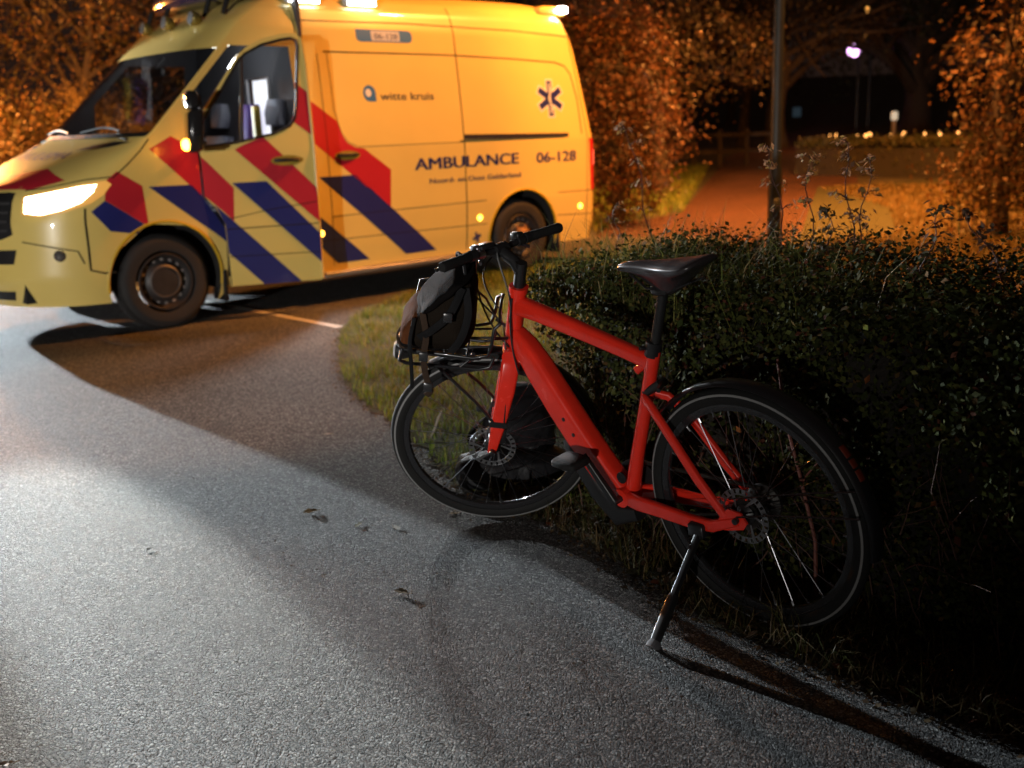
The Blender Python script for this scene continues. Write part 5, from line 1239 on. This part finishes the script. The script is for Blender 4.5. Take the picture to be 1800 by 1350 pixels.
for i, (x, y, h, lab) in enumerate(((-1, 48, 8, 'far dark tree behind the ambulance roof'), (4.5, 46, 8, 'far dark tree left of the forked tree'), (11, 52, 9, 'far dark tree with small lamps shining through it'), (19, 50, 9, 'far dark tree at the right end of the row of lights'), (-12, 44, 8, 'far dark tree at the left behind the thicket'), (27, 48, 9, 'far dark tree behind the orange bush at the right'))):
    tree('background_tree', lab, 'tree', x, y, (h*.5, .22), [(0, 0, h*.62, 3.8, 2.4, h*.33), (2.2, 0, h*.4, 2.6, 1.8, h*.25), (-2.4, 0, h*.42, 2.6, 1.8, h*.25)], 330, 18, .20, GREEN, 30+i, 'dark trees at the far edge of the park', 6, 0, .42)
# clipped dark hedge by the far lawn
H2 = empty('hedge', (6.7, 24.5, gz(6.7, 24.5))); tag(H2, 'long dark clipped hedge across the far lawn below the row of lights', 'hedge')
k = 9000; u = rng.uniform(0, 1, k); a = np.stack([u*5.6, -u*5.0, 0*u], 1); d = unit(V3(5.6, -5.0, 0)); nn = V3(d[1], -d[0], 0)
C = a+nn[None]*rng.uniform(-.05, .9, (k, 1))*-1; C[:, 2] = np.where(rng.random(k) < .5, .72+.05*rng.normal(size=k), rng.uniform(0, .75, k)); C += .03*rng.normal(size=(k, 3))
np_mesh('foliage', leaves_v(C, np.repeat((nn+V3(0, 0, .6))[None], k, 0), rng.uniform(.05, .10, k), .6, .3, .9), LEAF_F, pal(k, GREEN, [1]*4), TL, H2)
g = MB(); loft(g, [[a_+q for q in (nn*.0, nn*-.0+V3(0, 0, .66), nn*-.8+V3(0, 0, .66), nn*-.8)] for a_ in (V3(0, 0, -.1), V3(2.8, -2.5, -.1), V3(5.6, -5.0, -.1))]); g.build('dark_core', P('hedge_core', (.016, .012, .008), .95), H2)  # added solid core, dark like the shade inside the hedge
# post and rail fence
FE = empty('fence', (4.2, 27.6, gz(4.2, 27.6))); tag(FE, 'wooden post and rail fence across the end of the red path', 'fence')
WOOD = P('fence_wood', (.06, .045, .032), .85, var=.4, vscale=6, bump=.5, bscale=30)
for i in range(5):
    m = MB(); box(m, (i*.72, i*.12, .45), (.05, .05, .5), bev=.01); m.build('post', WOOD, FE)
for z in (.38, .80):
    m = MB(); rtube(m, [(-.1, -.06, z), (1.4, .18, z+.01), (3.0, .42, z)], .022, .05, V3(0, 0, 1)); m.build('rail', WOOD, FE)
# lights in the distance
GLOW = emis('warm_park_light', (1.0, .42, .10), 4)
for i in range(15):
    u = i/14; x, y = 8.9+u*4.2, 29.2+.5*math.sin(i*2.)-u*.6; z = gz(x, y)
    if i == 0:
        L0 = empty('path_light', (x, y, z)); m = MB(); tube(m, [(0, 0, -.05), (0, 0, .55)], .04, 8); m.build('post', BK, L0)
        m = MB(); lathe(m, [(.045, 0), (.05, .04), (.04, .08), (0, .10)], (0, 0, .55), (0, 0, 1), 10); m.build('lamp', GLOW, L0); o_ = L0
    else:
        o_ = L0.copy(); COL.objects.link(o_); o_.location = (x, y, z)
        for c in L0.children: d = c.copy(); COL.objects.link(d); d.parent = o_
    s = .4+.6*random.random(); o_.scale = (s, s, 1)
    tag(o_, 'small low path light glowing in the row beyond the dark clipped hedge', 'light', 'row of low path lights')
PB = empty('marker_post', (10.93, 30.0, gz(10.9, 30))); tag(PB, 'pale marker post with white top standing at the row of path lights', 'post')
m = MB(); tube(m, [(0, 0, -.1), (0, 0, .95)], .06, 10); m.build('shaft', P('post_pale', (.55, .45, .35), .6), PB)
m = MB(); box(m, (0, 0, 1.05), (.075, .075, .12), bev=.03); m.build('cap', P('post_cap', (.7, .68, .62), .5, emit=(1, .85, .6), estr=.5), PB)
def far_lamp(x, y, zl, rad, mat, lab, shape=0):
    z = gz(x, y); T = empty('street_lamp', (x, y, z)); tag(T, lab, 'street lamp')
    m = MB(); tube(m, [(.25, .1, -.1), (.25, .1, zl-z+.15), (.1, .05, zl-z+.25), (0, 0, zl-z+.15)], [.07, .045, .03, .03], 8); m.build('pole', BK, T)
    m = MB()
    if shape: 
        for k in range(5): lathe(m, [(0, -rad*.5), (rad*.4, -rad*.3), (rad*.5, 0), (rad*.4, rad*.3), (0, rad*.5)], (rad*.55*math.cos(k*1.257), -.05, zl-z+rad*.6*math.sin(k*1.257)), (0, 0, 1), 10)
    else: lathe(m, [(0, -rad), (rad*.7, -rad*.7), (rad, 0), (rad*.7, rad*.7), (0, rad)], (0, 0, zl-z), (0, 0, 1), 12)
    m.build('lamp', mat, T)
far_lamp(12.94, 40, 3.69, .26, emis('pink_lamp', (.95, .50, 1.0), 5), 'bright pinkish white cluster lamp shining among the dark trees', 1)
far_lamp(15.07, 45, 5.49, .13, emis('orange_lamp_far', (1, .42, .08), 10), 'upper of two small orange lamps high between the trees')
far_lamp(16.05, 48, 4.78, .09, emis('orange_lamp_far', (1, .42, .08), 10), 'lower of two small orange lamps between the trees')
far_lamp(5.75, 40, 4.38, .10, emis('white_lamp_far', (1, .85, .7), 8), 'tiny white lamp glinting through leaves right of the ambulance')
SG = empty('sign_board', (12.3, 45, gz(12.3, 45))); tag(SG, 'small pale blue board standing at the far end of the path', 'sign')
m = MB(); tube(m, [(0, .02, -.1), (0, .02, .6)], .04, 6); m.build('leg', BK, SG)
m = MB(); box(m, (0, 0, .75), (.17, .03, .20), bev=.02); m.build('board', P('board_blue', (.10, .22, .30), .5, emit=(.3, .6, .8), estr=.03), SG)
